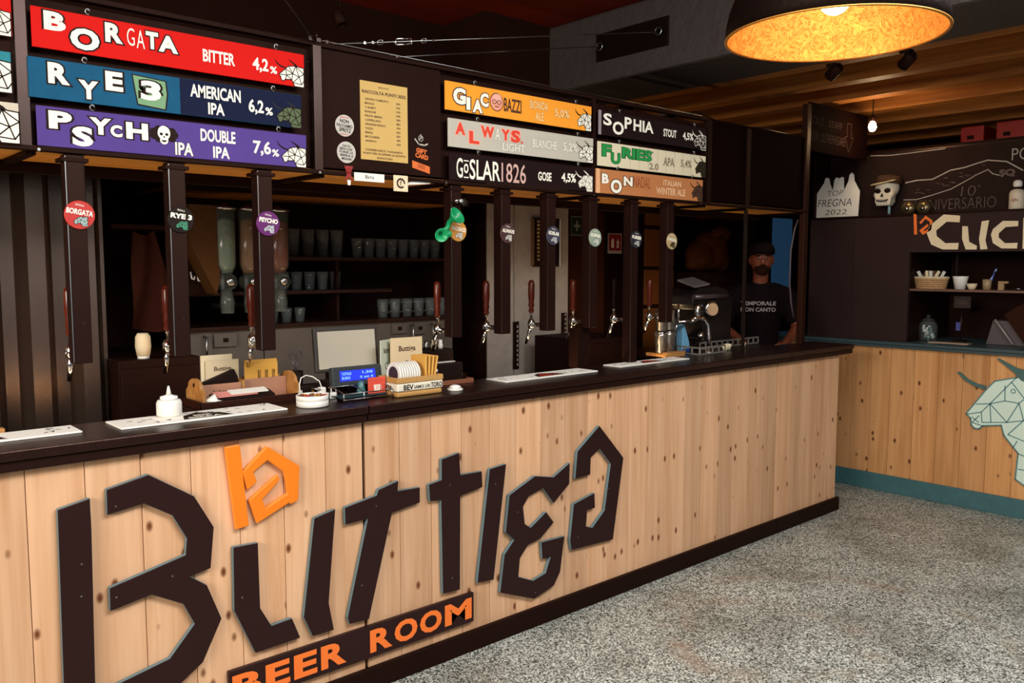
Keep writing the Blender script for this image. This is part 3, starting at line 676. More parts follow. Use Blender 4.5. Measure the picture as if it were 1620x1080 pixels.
def d_gos(L, O):
    small(L, O, [('G',.037,.072,.012,.098),('o',.078,.104,.034,.076),('SLAR',.110,.290,.010,.098)], off=.012)
    seg(L(INKW), O, (.079,.088), (.103,.088), .005, lift=.001); seg(L(INKW), O, (.079,.016), (.103,.016), .005, lift=.001)
    small(L, O, [('1826',.297,.449,.010,.098)], mat=PINKI, off=.008)
    small(L, O, [('GOSE',.527,.616,.032,.074),('4,5%',.684,.785,.030,.080)], off=.03)
beer_sign(2.275, 2.02, mk('black_board', '#1E1213', .45), 'black beer board lettered GOSLAR 1826, lowest in the middle', d_gos, bull=(INKW, mk('line_grey', '#8A8074', .6), INKW), bx=.80, bw=.105, bh_=.088, h=.118)
def d_sop(L, O):
    flat(L(mk('mauve_edge', '#8E7C7E', .6)), O, [(.0,.0),(.022,.0),(.022,.122),(.0,.122)], lift=.0002)
    big(L, O, [('S',.036,.101,.051,.111),('O',.108,.194,.012,.079),('P',.200,.257,.049,.109),('HIA',.271,.437,.046,.106)], line=None, o1=.03)
    small(L, O, [('STOUT',.522,.637,.042,.084),('4,5%',.694,.792,.037,.083)])
beer_sign(3.22, 2.31, mk('black_board', '#1E1213', .45), 'black beer board lettered SOPHIA in white, topmost at the right', d_sop, bull=(mk('black_board', '#1E1213', .45), INKW, INKW), bx=.80, bw=.11, bh_=.092)
GRI = mk('green_ink', '#1E8A3C', .6); GRD = mk('dark_green_ink', '#134A22', .6); FURB = mk('cream_board', '#D9C9A8', .5, var=.05)
def d_fur(L, O):
    for i in range(8): seg(L(mk('board_joint_print', '#A8977A', .6)), O, (.25+i*.075,.002), (.25+i*.075,.12), .002, lift=.0001)
    big(L, O, [('F',.030,.099,.050,.110),('U',.099,.169,.018,.073),('RIES',.183,.424,.052,.108)], fill=GRI, line=GRD, o1=.04, o2=.075)
    disc(L(GRD), O, .432, .102, .005, lift=.001)
    small(L, O, [('2.0',.405,.484,.010,.046),('APA',.525,.623,.040,.086),('5,4%',.68,.78,.038,.086)], mat=mk('taupe_ink', '#8C7B62', .6))
beer_sign(3.22, 2.155, FURB, 'cream beer board lettered FURIES in green, second at the right', d_fur, bull=(mk('dark_bull', '#2C2A1C', .6), INKK, INKK), bx=.815, bw=.10, bh_=.1)
def d_bon(L, O):
    flat(L(mk('pale_edge', '#E2A878', .6)), O, [(.0,.0),(.03,.0),(.026,.122),(.0,.122)], lift=.0001)
    big(L, O, [('B',.042,.095,.050,.100),('O',.110,.197,.005,.076),('N',.211,.283,.048,.096)], line=DBRN)
    small(L, O, [('NADAL',.290,.432,.045,.104)], mat=mk('red_brown_ink', '#9A4A2A', .6), off=0)
    small(L, O, [('ITALIAN',.541,.70,.070,.100),('WINTER ALE',.48,.74,.020,.058)], mat=mk('tan_ink', '#E4B58A', .6))
beer_sign(3.207, 2.018, mk('terracotta_board', '#B87446', .5, var=.08), 'terracotta beer board lettered BON NADAL, lowest at the right', d_bon, bull=(mk('brown_bull', '#4E3424', .6), INKK, INKK), bx=.80, bw=.10, bh_=.098, w=.905)

# ------------------------------------------------------------------ posts, taps, badges
POSTS = [.785, 1.108, 1.430, 2.326, 2.618, 2.914, 3.214, 3.537, 3.845]
ords = ['leftmost', 'second from the left', 'third from the left', 'fourth from the left', 'fifth from the left', 'fifth from the right', 'fourth from the right', 'third from the right', 'second from the right']
pord = ['first', 'second', 'third', 'fourth', 'fifth', 'sixth', 'seventh', 'eighth', 'ninth']
NM = [('BORGATA', '#B5281C', '#A9BDB6'), ('RYE 3', '#141312', '#3C8F6A'), ('PSYCHO', '#5E1A5E', '#C8C6CE'), ('GIACOBAZZI', '#C9893C', '#E8E0CE'), ('ALWAYS', '#4A2F30', '#D8CFC6'), ('GOSLAR', '#3C3A46', '#C9C6C6'), ('SOPHIA', '#8E9A86', '#E8E8DC'), ('FURIES', '#2B2B30', '#C8C2BA'), ('BONNADAL', '#B59A6C', '#5A4A34')]
for i, x in enumerate(POSTS):
    zb = 1.33
    t = T('tap_column', f'slim black steel tap column hanging over the bar, {pord[i]} column from the left', 'column', (x, .23, 1.33 if i != 7 else 1.12), 'tap columns under the sign frame')
    P(t, 'tube', B().box(x-.0285, .2, 1.33 if i != 7 else 1.121, x+.0285, .257, 2.002), BLACKG, bevel=.003)
    P(t, 'edge_highlight_strip', B().box(x-.0305, .198, 1.335 if i != 7 else 1.125, x-.0275, .2005, 1.995), STEEL)  # thin bright strip stands in for the highlight on the column's corner
    P(t, 'flange', B().box(x-.04, .195, 1.978, x+.04, .27, 1.990), BLACK)
    P(t, 'bolt', B().lathe((x+.004, .2, 1.46), [(.006, 0), (.006, .003)], 8, (0,-1,0)), DSTEEL)
tp = None
for i, x in enumerate(POSTS):
    zt = 1.355
    lab = f'chrome beer tap with dark red wooden handle on the {pord[i]} tap column'
    if i == 7: lab = 'chrome beer tap with slender black handle on the eighth tap column'
    if tp is None or i == 7:
        t = T('beer_tap', lab, 'tap', (x, .258, zt), 'beer taps behind the columns')
        b = B(); b.cyl((x, .258, zt), (x, .325, zt), .011, n=12); b.cyl((x, .262, zt), (x, .272, zt), .019, n=12); P(t, 'shank', b, CHROME)
        b = B(); b.lathe((x, .345, zt-.022), [(.010, 0), (.018, .01), (.019, .03), (.014, .044), (.010, .05)], 14); b.cyl((x-.018, .345, zt), (x+.018, .345, zt), .007, n=10); P(t, 'body', b, CHROME)
        b = B(); b.cyl((x, .350, zt-.015), (x, .385, zt-.10), .0095, .007, n=12); P(t, 'spout', b, CHROME)
        b = B(); b.lathe((x, .345, zt+.028), [(.006, 0), (.006, .02), (.010, .022), (.008, .03)], 12); P(t, 'collar', b, STEEL)
        b = B()
        if i == 7: b.lathe((x, .345, zt+.055), [(.007, 0), (.010, .02), (.006, .04), (.008, .10), (.010, .15), (.006, .17)], 12)
        else: b.lathe((x, .345, zt+.055), [(.008, 0), (.015, .012), (.011, .026), (.0155, .04), (.013, .055), (.0165, .085), (.0165, .15), (.011, .165), (.004, .168)], 14)
        P(t, 'handle', b, RUBBER if i == 7 else MAHOG)
        if tp is None: tp = t
    else:
        dup(tp, (x, .258, zt), lab)
for i, x in enumerate(POSTS):
    nm, c1_, c2_ = NM[i]; r_ = .046
    bx_ = x+(.006 if i else .006); zc = 1.81-.003*i
    m1 = mk('badge_'+c1_, c1_, .35, var=.15, scale=40); m2 = mk('badge_head_'+c2_, c2_, .4, var=.2, scale=60)
    t = T('tap_badge', ['red', 'black', 'purple', 'amber', 'dark brown', 'slate', 'pale green', 'black and white', 'sand coloured'][i]+f' round tap badge reading {nm.title()} on the {pord[i]} tap column', 'badge', (bx_, .195, zc), 'round badges on the tap columns')
    P(t, 'disc', B().lathe((bx_, .199, zc), [(r_, 0), (r_, .004), (r_*.97, .006)], 28, (0,-1,0)), m1)
    O = (bx_, .1925, zc)
    b = B(); 
    if len(nm) < 7: fit(b, nm, O, -.036, .038, .002, .020, off=.05, base=.05, tilt=-.12, lift=.0004)
    else: fit(b, nm, O, -.040, .040, .000, .018, off=.04, base=.04, tilt=-.15, lift=.0004)
    fit(b, 'BIRRA', O, -.012, .014, .028, .034, tilt=-.2, lift=.0004)
    P(t, 'lettering', b, INKW)
    b1, b2, b3 = B(), B(), B(); mini_bull(b1, b2, b3, O, -.020, -.036, .042, .034, lift=.0004)
    P(t, 'bull_print', b1, m2); P(t, 'bull_outline', b2, INKK)

# black boxes standing on the bar behind the seventh and eighth columns
ONE('tap_tower_box', 'narrow black metal box standing on the bar below the seventh column', 'box', B().box(3.16, .255, 1.121, 3.25, .32, 1.327).box(3.175, .252, 1.15, 3.235, .255, 1.30), BLACK, bevel=.004)
# drain box and small black cooler
ONE('small_cooler', 'squat black cooler standing behind the bar under the eighth column', 'cooler', B().box(3.60, .62, FZ, 4.05, 1.05, 1.22).box(3.62, .61, .4, 4.03, .62, 1.19), BLACK, bevel=.01)
# shield-shaped black apron of back bar below the counter top behind the taps
bk = T('back_bar', 'dark wooden back bar cupboards along the wall behind the bar', 'back bar', (2.2, 1.3, FZ))
P(bk, 'carcass', B().box(1.46, 1.20, FZ, 3.15, 1.60, .98), BLACK)
P(bk, 'worktop', B().box(1.45, 1.17, .981, 3.16, 1.60, 1.01), DARK_WOOD, bevel=.004)
for i in range(4): 
    d = P(bk, 'door', B().box(1.47+i*.42, 1.18, .03, 1.88+i*.42, 1.199, .95), DARK_WOOD, bevel=.003)
    P(d, 'knob', B().ball((1.84+i*.42, 1.17, .8), .012, 10), STEEL)
# grey splash panel with its switch plates and handles
sp = T('splash_panel', 'grey painted panel with switch plates behind the till', 'panel', (2.3, 1.16, 1.01))
P(sp, 'panel', B().box(1.47, 1.19, 1.011, 1.875, 1.199, 1.338), GREYP); P(sp, 'panel', B().box(1.88, 1.185, 1.011, 3.06, 1.199, 1.338), GREYP)
for x0, x1, z0, z1 in ((1.62, 1.73, 1.26, 1.325), (2.63, 2.73, 1.27, 1.33), (2.78, 2.86, 1.26, 1.33)):
    q_ = P(sp, 'switch_plate', B().box(x0, 1.172, z0, x1, 1.184, z1), GREYP, bevel=.002)
    P(q_, 'socket', B().box((x0+x1)/2-.012, 1.168, (z0+z1)/2-.01, (x0+x1)/2+.012, 1.172, (z0+z1)/2+.01), BLACK)
for xx in (1.575, 2.76, 2.90):
    b = B(); b.tube([(xx, 1.184, 1.21), (xx, 1.155, 1.215), (xx, 1.155, 1.31), (xx, 1.184, 1.315)], .006, 6); P(sp, 'bar_handle', b, STEEL)

# shelving above it
sh = T('back_shelf', 'dark open shelving unit for glasses on the wall behind the till', 'shelf', (2.3, 1.4, 1.36))
for z0, x0, x1, y0 in ((1.357, 1.48, 3.08, 1.16), (1.522, 1.48, 2.62, 1.16), (1.692, 2.0, 3.08, 1.16)):
    P(sh, 'shelf_board', B().box(x0, y0, z0-.016, x1, 1.60, z0), DARK_WOOD, bevel=.001)
    P(sh, 'shelf_edge', B().box(x0, y0-.004, z0-.006, x1, y0-.001, z0+.001), DSTEEL)
P(sh, 'back_panel', B().box(1.48, 1.601, 1.35, 3.08, 1.615, 2.35), BLACK)
P(sh, 'side_panel', B().box(1.46, 1.18, 1.35, 1.479, 1.60, 2.02), BLACK); P(sh, 'side_panel', B().box(3.081, 1.16, 1.345, 3.11, 1.60, 2.3), BLACK)
for i, (a, c) in enumerate(((1.44, 2.25), (2.255, 3.12))):
    P(sh, 'top_board', B().box(a, 1.10, 1.998, c, 1.60, 2.016), CEIL_WOOD, bevel=.002)
P(sh, 'top_edge', B().box(1.44, 1.085, 1.992, 3.12, 1.099, 2.024), DARK_WOOD)
P(sh, 'divider', B().box(2.30, 1.2, 1.358, 2.315, 1.60, 1.675), BLACK)
# pint glasses
def glass_b(x, y, z, h, r):
    b = B(); b.lathe((x, y, z), [(r*.70, 0), (r*.74, .004), (r*.95, h*.75), (r, h), (r*.93, h), (r*.88, h*.75), (r*.66, .012), (.0005, .012)], 16); return b
ORD = ['first','second','third','fourth','fifth','sixth','seventh','eighth']
specs = [('tall', 1.692, [(2.08+.085*k, 1.25, .145, .036) for k in range(4)], 'tall clear pint glass on the upper shelf'),
         ('mid', 1.692, [(2.46+.075*k, 1.25, .105, .034) for k in range(8)], 'short clear beer glass on the upper shelf'),
         ('low', 1.522, [(2.02+.075*k, 1.25, .095, .032) for k in range(5)], 'clear tumbler on the middle shelf'),
         ('cup', 1.357, [(1.96+.075*k, 1.25, .075, .030) for k in range(3)], 'small clear tasting glass on the lowest shelf'),
         ('stem', 1.357, [(2.62+.082*k, 1.25, .105, .034) for k in range(6)], 'clear handled glass on the lowest shelf')]
for k_, z, lst, lab in specs:
    proto = None
    for j, (x, y, h, r) in enumerate(lst):
        lab_j = lab+', '+ORD[j]+' from the left'
        if proto is None:
            proto = ONE('beer_glass', lab_j, 'glass', glass_b(x, y, z+.001, h, r), GLASS, 'row of identical glasses: '+lab)
            p0 = Vector(proto.location)
            if k_ == 'stem':
                b = B(); b.tube([(x+.03, y-.005, z+.09), (x+.055, y-.01, z+.085), (x+.058, y-.01, z+.04), (x+.03, y-.005, z+.03)], .005, 6); P(proto, 'handle', b, GLASS)
        else: dup(proto, p0+Vector((x-lst[0][0], 0, 0)), lab_j)
# boxes and crates on the top board
for j, (x0, x1, h, m, lab) in enumerate(((1.60, 1.635, .055, WHITE, 'thin white carton standing at the left on the top shelf'), (1.655, 1.83, .06, PAPER, 'pinkish white paper box on the top shelf beside the thin carton'), (1.93, 2.19, .065, mk('grey_carton', '#A8998C', .7, var=.05), 'pale grey carton in the middle of the top shelf'), (2.205, 2.56, .06, mk('grey_carton2', '#A39488', .7, var=.05), 'longest pale grey carton on the top shelf'), (2.60, 2.95, .07, mk('brown_carton', '#5A2814', .7), 'dark brown carton at the right of the top shelf'))):
    t = T('carton', lab, 'carton', ((x0+x1)/2, 1.2, 2.0165)); P(t, 'body', B().box(x0, 1.12, 2.0165, x1, 1.35, 2.0165+h), m, bevel=.002)
    P(t, 'lid', B().box(x0-.002, 1.118, 2.0165+h-.018, x1+.002, 1.352, 2.0165+h+.002), m)
# gravity dispensers for nuts and cereals
def dispenser(x, lab, fill_m, strip=False):
    t = T('snack_dispenser', lab, 'dispenser', (x, 1.0, 1.42), 'clear snack dispensers beside the shelves')
    P(t, 'hopper', B().lathe((x, 1.02, 1.63), [(.030, -.02), (.048, .02), (.050, .10), (.050, .27), (.046, .272), (.046, .10), (.044, .02), (.027, -.018)], 20), GLASSB)
    P(t, 'filling', B().lathe((x, 1.02, 1.63), [(.026, -.015), (.043, .022), (.045, .10), (.045, .22), (.02, .235), (.0005, .238)], 16), fill_m)
    P(t, 'lid', B().lathe((x, 1.02, 1.903), [(.053, 0), (.053, .012), (.015, .018), (.012, .03)], 18), STEEL)
    b = B(); b.lathe((x, .975, 1.575), [(.036, 0), (.040, .01), (.040, .075), (.036, .085)], 18, (0,1,0)); P(t, 'wheel_housing', b, GLASSB)
    b = B(); b.lathe((x, .955, 1.575), [(.008, .0), (.022, .004), (.022, .018), (.008, .02)], 12, (0,1,0)); P(t, 'turn_knob', b, STEEL)
    b = B(); b.lathe((x, 1.01, 1.43), [(.030, 0), (.034, .05), (.022, .11), (.018, .11), (.029, .05), (.026, 0)], 16, cap=False); P(t, 'chute', b, GLASSB)
    P(t, 'bracket', B().box(x-.008, 1.06, 1.45, x+.008, 1.165, 1.47).box(x-.008, 1.06, 1.45, x+.008, 1.075, 1.62), STEEL)
    if strip:
        b = B(); b.box(x+.002, .966, 1.66, x+.030, .969, 1.88); q_ = P(t, 'label_strip', b, OCHRE)
        b = B(); 
        for k in range(9): fit(b, 'OTTIMI IA'[k:k+1] if k < 9 else '', (x, .9652, 0), .006, .024, 1.84-k*.02, 1.852-k*.02, off=.02)
        P(q_, 'lettering', b, mk('rust_ink', '#8A2A12', .6))
dispenser(1.62, 'clear snack dispenser of pale seeds, nearest the second column', mk('pale_seeds', '#7E8C78', .8, var=.75, scale=70, bump=.5))
dispenser(1.735, 'clear snack dispenser with an ochre label strip, middle of the three', mk('nuts', '#8A5A34', .8, var=.75, scale=70, bump=.5), True)
dispenser(1.885, 'clear snack dispenser of red snacks half hidden by the third column', mk('red_snack', '#7A2A14', .8, var=.75, scale=70, bump=.5))
hb = T('seed_hopper', 'large wedge-shaped clear hopper full of brown grain left of the dispensers', 'hopper', (1.52, 1.05, 1.5))
b = B(); b.prism([(0,.40),(.13,.40),(.13,.06),(.11,.0),(.0,.22)], (1.455,1.0,1.52), (1,0,0), (0,0,1), -.12); P(hb, 'grain', b, mk('brown_grain', '#4E3016', .85, var=.8, scale=80, bump=.6))
b = B(); b.prism([(-.004,.404),(.134,.404),(.134,.06),(.113,-.006),(-.004,.217)], (1.455,.998,1.52), (1,0,0), (0,0,1), -.124); P(hb, 'bin', b, mk('bin_clear', '#2A1C10', .2, var=0, alpha=.15, spec=.6))
hk = T('key_hooks', 'little white crown-shaped hooks on a board under the hopper', 'hooks', (1.50, 1.1, 1.55))
P(hk, 'board', B().box(1.47, 1.13, 1.52, 1.60, 1.145, 1.66), BLACK)
for k in range(3):
    b = B(); b.tube([(1.50+.03*k, 1.128, 1.62-.01*k), (1.50+.03*k, 1.115, 1.59-.01*k), (1.51+.03*k, 1.115, 1.585-.01*k), (1.515+.03*k, 1.12, 1.60-.01*k)], .004, 6); P(hk, 'hook', b, WHITE)

# hanging cloth and pale thing left of the shelves
ck = B(); n = 14
for sgn in (0, .006):
    vs = []; fs = []
    for i in range(n+1):
        for j in range(7):
            u_ = i/n; wv = .02*math.sin(u_*9+j)*(.4+j/6); vs.append((1.20+u_*.20*(.45+.55*j/6)+.02*(6-j)/6, 1.03+wv+sgn, 1.80-.42*j/6-.02*math.sin(u_*PI)))
    for i in range(n):
        for j in range(6): fs.append((i*7+j, (i+1)*7+j, (i+1)*7+j+1, i*7+j+1))
    ck.add(vs, fs, True)
ONE('hanging_apron', 'brown cloth apron hanging behind the second tap column', 'apron', ck, mk('brown_cloth', '#28100A', .9, var=.2, bump=.3))
t = T('paper_cup_stack', 'pale stack of paper cups seen edge-on behind the first two columns', 'cups', (1.20, .94, 1.256))
b = B(); b.lathe((1.215, .94, 1.268), [(.026, 0), (.032, .04), (.030, .08), (.022, .095), (.02, .096)], 16); P(t, 'cup', b, CREAM)
b = B(); b.lathe((1.215, .94, 1.2555), [(.024, 0), (.024, .012)], 16); P(t, 'rim', b, WHITE)
ONE('wall_shelf', 'narrow dark shelf from which the brown apron hangs', 'shelf', B().box(1.14, 1.045, 1.805, 1.455, 1.615, 1.825).box(1.14, 1.595, 1.70, 1.455, 1.615, 1.805), BLACK)
ONE('side_cabinet', 'dark tall narrow cabinet at the end of the corrugated wall', 'cabinet', B().box(1.10, .90, FZ, 1.44, 1.6, 1.255).box(1.105, .89, .05, 1.435, .90, 1.22), BLACK, bevel=.004)

# ------------------------------------------------------------------ board between the sign groups: poster and stickers
t = T('price_poster', 'ochre price list headed RACCOLTA PUNTI 2022 on the black panel', 'poster', (1.96, .2, 2.07))
P(t, 'sheet', B().box(1.845, .2015, 2.075, 2.072, .2045, 2.385), OCHRE)
b = B(); O = (1.845, .2008, 2.075)
fit(b, 'BEER ROOM', O, .085, .135, .288, .294); fit(b, 'RACCOLTA PUNTI 2022', O, .008, .218, .262, .275, off=.03)
rows = [('CENTRO COMPLETO','200'),('MAGLIA','150'),('T-SHIRT','120'),('BORSONE','100'),('FELPA BIRRA','90'),('CAPPELLINO','80'),('GRANDE FIASCO','70'),('TAZZA','60'),('BIRRA','50'),('BICCHIERE','40'),('ADESIVO','30')]
for k, (a, c) in enumerate(rows):
    z = .236-.0165*k; fit(b, a, O, .020, .020+.0075*len(a), z, z+.008, off=.02); fit(b, c, O, .170, .190, z-.003, z+.005, off=.02)
fit(b, 'CONSERVARE IL TAGLIANDO', O, .02, .20, .036, .044, off=.02); fit(b, 'PUNTI PER SCOPRIRE LE NOVITA', O, .01, .215, .022, .030, off=.02); fit(b, 'BUON DI VINO', O, .075, .15, .006, .014, off=.02)
P(t, 'lettering', b, DBRN)
def sticker(x, z, lab, lines, ring=None):
    t = T('round_sticker', lab, 'sticker', (x, .2, z))
    P(t, 'disc', B().lathe((x, .2045, z), [(.042, 0), (.042, .003)], 28, (0,-1,0)), mk('sticker_grey', '#BDB4A6', .5, var=.04))
    b = B()
    for s_, x0, x1, z0, z1 in lines: fit(b, s_, (x, .2006, z), x0, x1, z0, z1, off=.015, tilt=-.05)
    P(t, 'lettering', b, INKK)
    if ring:
        b = B(); fit(b, ring, (x, .2006, z), -.02, .02, .029, .034); fit(b, ring, (x, .2006, z), -.02, .02, -.036, -.031); P(t, 'rim_print', b, REDI)
sticker(1.772, 2.198, 'upper round grey sticker reading NON FACCIAMO SPRITZ', [('NON',-.022,.018,.010,.024),('FACCIAMO',-.036,.034,-.007,.006),('SPRITZ',-.026,.028,-.025,-.010)], 'BIRRA')
sticker(1.778, 2.095, 'lower round grey sticker covered in five lines of lettering', [('DAI TU',-.018,.018,.020,.029),('BEVI CHE',-.030,.026,.008,.017),('FORSE LA',-.032,.030,-.004,.005),('BIRRA E',-.028,.030,-.017,-.008),('MIGLIORE',-.022,.022,-.030,-.021)])
t = T('gift_card_sticker', 'orange and white GIFT CARD sticker with a doodle on the black panel', 'sticker', (2.14, .2, 2.06))
O = (2.14, .2046, 2.06)
b = B(); b.prism([(-.045,.03),(.045,.01),(.045,-.02),(-.045,.0)], (2.14,.2045,2.06), (1,0,0), (0,0,1), .002); P(t, 'label', b, mk('sticker_orange', '#D9692A', .5))
b = B(); fit(b, 'GIFT', O, -.025, .03, .062, .082, off=.05, lift=.002, tilt=-.15); fit(b, 'CARD', O, -.03, .038, .040, .060, off=.05, lift=.002, tilt=-.15); P(t, 'lettering', b, mk('sticker_orange', '#D9692A', .5))
b = B(); fit(b, '2022', O, -.018, .02, .0, .016, off=.04, lift=.003, tilt=-.2); P(t, 'date', b, mk('sticker_brown', '#A5461A', .5))
b = B()
for k in range(12): seg(b, O, (.0+.012*math.cos(k*PI/6), .125+.012*math.sin(k*PI/6)), (.012*math.cos((k+1)*PI/6), .125+.012*math.sin((k+1)*PI/6)), .003, lift=.001)
for p, q in (((-.03,.12),(-.01,.10)),((-.01,.10),(.02,.098)),((.02,.098),(.035,.105)),((.0,.125),(.0,.14)),((-.008,.12),(.008,.13))): seg(b, O, p, q, .006, lift=.001)
P(t, 'doodle', b, CHALK)
# small cards clipped under the panel
t = T('hanging_ribbon', 'small red ribbon rosette hanging under the round stickers', 'ribbon', (1.775, .195, 2.02))
b = B(); b.prism([(-.02,.03),(.02,.03),(.008,.0),(.02,-.03),(.0,-.012),(-.02,-.03),(-.008,.0)], (1.775,.183,2.01), (1,0,0), (0,0,1), .002); b.ball((1.775,.18,2.02), .009, 8); P(t, 'ribbon', b, mk('dark_red', '#8E1E1A', .6))
b = B(); b.prism([(-.008,0),(.008,0),(.005,-.02),(-.005,-.02)], (1.775,.182,1.985), (1,0,0), (0,0,1), .002); P(t, 'tag', b, PAPER)
t = T('name_card', 'long white name card hanging under the black panel', 'card', (1.87, .18, 2.01)); P(t, 'card', B().box(1.80, .181, 1.985, 1.94, .184, 2.018), PAPER)
b = B(); fit(b, 'Birra', (0,.1802,0), 1.85, 1.89, 1.996, 2.010); P(t, 'lettering', b, INKK)
t = T('photo_card', 'square cream card with a curled bull drawing under the panel', 'card', (2.02, .18, 1.98)); P(t, 'card', B().box(1.985, .180, 1.955, 2.055, .183, 2.02), CREAM)
b = B(); 
for k in range(9): seg(b, (2.02,.1795,1.988), (.018*math.cos(k*.6), .018*math.sin(k*.6)), (.018*math.cos((k+1)*.6), .018*math.sin((k+1)*.6)), .007)
fit(b, 'f', (2.02,.1795,1.988), -.005, .006, -.01, .012); P(t, 'drawing', b, DBRN)
b = B(); b.prism([(0,0),(.12,.012),(.13,.022),(.02,.016)], (2.06,.20,1.985), (1,0,0), (0,0,1), .002); ONE('feather', 'thin white feather sticking out beside the square card', 'feather', b, PAPER)

# ------------------------------------------------------------------ wires
def wire(name, lab, pts, r=.0028, turn=None, group=None):
    t = T(name, lab, 'cable', pts[0]); b = B(); b.tube(pts, r, 6); P(t, 'cable', b, STEEL)
    if turn:
        p0, p1 = Vector(pts[0]), Vector(pts[-1]); d = (p1-p0).normalized()
        a = p0+(p1-p0)*turn; c = a+d*.14; s_ = Vector((0,0,1))
        b = B(); 
        for k in (-.012, .012): b.cyl(a+s_*k+d*.03, c+s_*k-d*.03, .004, n=8)
        b.cyl(a+d*.028-s_*.013, a+d*.028+s_*.013, .005, n=8); b.cyl(c-d*.028-s_*.013, c-d*.028+s_*.013, .005, n=8)
        P(t, 'turnbuckle', b, CHROME)
        b = B()
        for e_ in (a-d*.05, c+d*.04): b.tube([e_+d*.016*math.cos(q)+s_*.010*math.sin(q) for q in [2*PI*k/10 for k in range(11)]], .0028, 6)
        P(t, 'eye', b, CHROME)
        b = B()
        for e_ in (a-d*.09, a-d*.13, c+d*.09): b.obox(e_, (.011,.009,.011))
        P(t, 'clamp', b, CHROME)
    return t
wire('stay_cable', 'upper steel stay cable with turnbuckle from the sign frame to the plate', [(1.663, .2, 2.49), (3.835, .30, 2.945)], turn=.155)
wire('stay_cable', 'lower steel stay cable with turnbuckle from the canopy to the plate', [(1.70, .56, 2.49), (3.835, .74, 2.95)], turn=.18)
wire('stay_cable', 'thin steel cable rising left from the corner of the sign frame', [(1.655, .2, 2.487), (.90, -.5, 2.70), (.2, -1.25, 3.15)])
wire('frame_cable', 'thin cable lying along the top of the sign frame', [(1.655, .19, 2.505), (2.6, .187, 2.502), (4.1, .187, 2.503)], r=.002)
ONE('cable_clamp', 'cluster of small steel clamps on the corner of the sign frame', 'clamp', B().obox((1.655,.19,2.503), (.018,.014,.014)).obox((1.69,.19,2.502), (.012,.014,.012)).obox((1.62,.19,2.505), (.012,.014,.016)).cyl((1.65,.19,2.51),(1.65,.19,2.53),.004), DSTEEL)
b = B(); b.tube([(3.9,.4,2.505),(4.2,.38,2.56),(4.5,.3,2.50),(4.8,.25,2.52),(5.1,.23,2.505)], .004, 6); b.tube([(4.1,.5,2.50),(4.4,.45,2.60),(4.7,.4,2.53)], .004, 6)
ONE('loose_cable', 'loose black cable looped on top of the frame right of the signs', 'cable', b, DSTEEL)

# ------------------------------------------------------------------ pendant lamp
LC = Vector((2.401, -1.500, 2.317))
lamp = T('pendant_lamp', 'large black dome pendant lamp with a glowing gold leaf inside', 'lamp', LC)
def dome(r, h, t0=0, t1=1, n=12): return [(max(r*math.cos(PI/2*(t0+(t1-t0)*k/n)), .0006), h*math.sin(PI/2*(t0+(t1-t0)*k/n))) for k in range(n+1)]
P(lamp, 'shade', B().lathe(LC, [(.305, -.002)]+[(r*1.0, z) for r, z in dome(.310, .290, 0, .97)]+[(.014, .30)], 64, cap=False), mk('lamp_black', '#0C0605', .55, var=.3, bump=.25, spec=.12), at=LC)
P(lamp, 'gold_lining', B().lathe(LC, [(r, z) for r, z in dome(.3035, .280, 0, 1)][::-1], 64, cap=False), GOLD, at=LC)
P(lamp, 'rim', B().lathe(LC, [(.303, -.003), (.311, -.003), (.3115, .0), (.305, .001), (.303, -.003)], 64, cap=False), mk('gold_rim', '#C98A3A', .4, metal=.6), at=LC)
P(lamp, 'socket', B().lathe(LC+Vector((0,0,.15)), [(.018, 0), (.022, .01), (.022, .10), (.03, .125)], 16), BLACK)
bulbm = bpy.data.materials.new('bulb_glow'); bulbm.use_nodes = True; nb = bulbm.node_tree.nodes['Principled BSDF']
nb.inputs['Emission Color'].default_value = (1, .62, .28, 1); nb.inputs['Emission Strength'].default_value = 22; nb.inputs['Base Color'].default_value = (.9, .8, .6, 1)
P(lamp, 'bulb', B().ball(LC+Vector((0,0,.105)), .045, 20), bulbm)
P(lamp, 'cord', B().cyl(LC+Vector((0,0,.29)), (LC.x, LC.y, CEIL-.005), .004, n=8), RUBBER)
pt = bpy.data.lights.new('pendant_light', 'POINT'); pt.energy = 6.0; pt.color = (1, .60, .27); pt.shadow_soft_size = .045
po = bpy.data.objects.new('pendant_light', pt); COL.objects.link(po); po.location = LC+Vector((0,0,.035))
# a second, unseen lamp added to throw warm light on the ceiling joists
l2 = dup(lamp, (4.9, -2.9, 2.317), 'added unseen second black dome pendant lamp with gold leaf, warming the joists')
p2 = po.copy(); COL.objects.link(p2); p2.location = (4.9, -2.9, 2.352)

# bare bulb hung under the timber ceiling
t = T('bare_bulb', 'small bare glowing bulb hanging under the timber ceiling', 'bulb', (5.9, .05, 2.60))
P(t, 'bulb', B().lathe((5.9,.05,2.585), [(.0005,-.0),(.018,.006),(.028,.03),(.022,.055),(.012,.07)], 16), None or mk('bare_bulb_glow', '#FFE2B0', .4, var=0, emit=60))
P(t, 'socket', B().lathe((5.9,.05,2.655), [(.014,0),(.016,.03),(.008,.045)], 12), BLACK); P(t, 'cord', B().cyl((5.9,.05,2.70),(5.9,.05,2.985), .004, n=6), RUBBER)
pl = bpy.data.lights.new('bare_bulb_light', 'POINT'); pl.energy = 4.5; pl.color = (1, .68, .36); pl.shadow_soft_size = .03
pb = bpy.data.objects.new('bare_bulb_light', pl); COL.objects.link(pb); pb.location = (5.86, .0, 2.56)
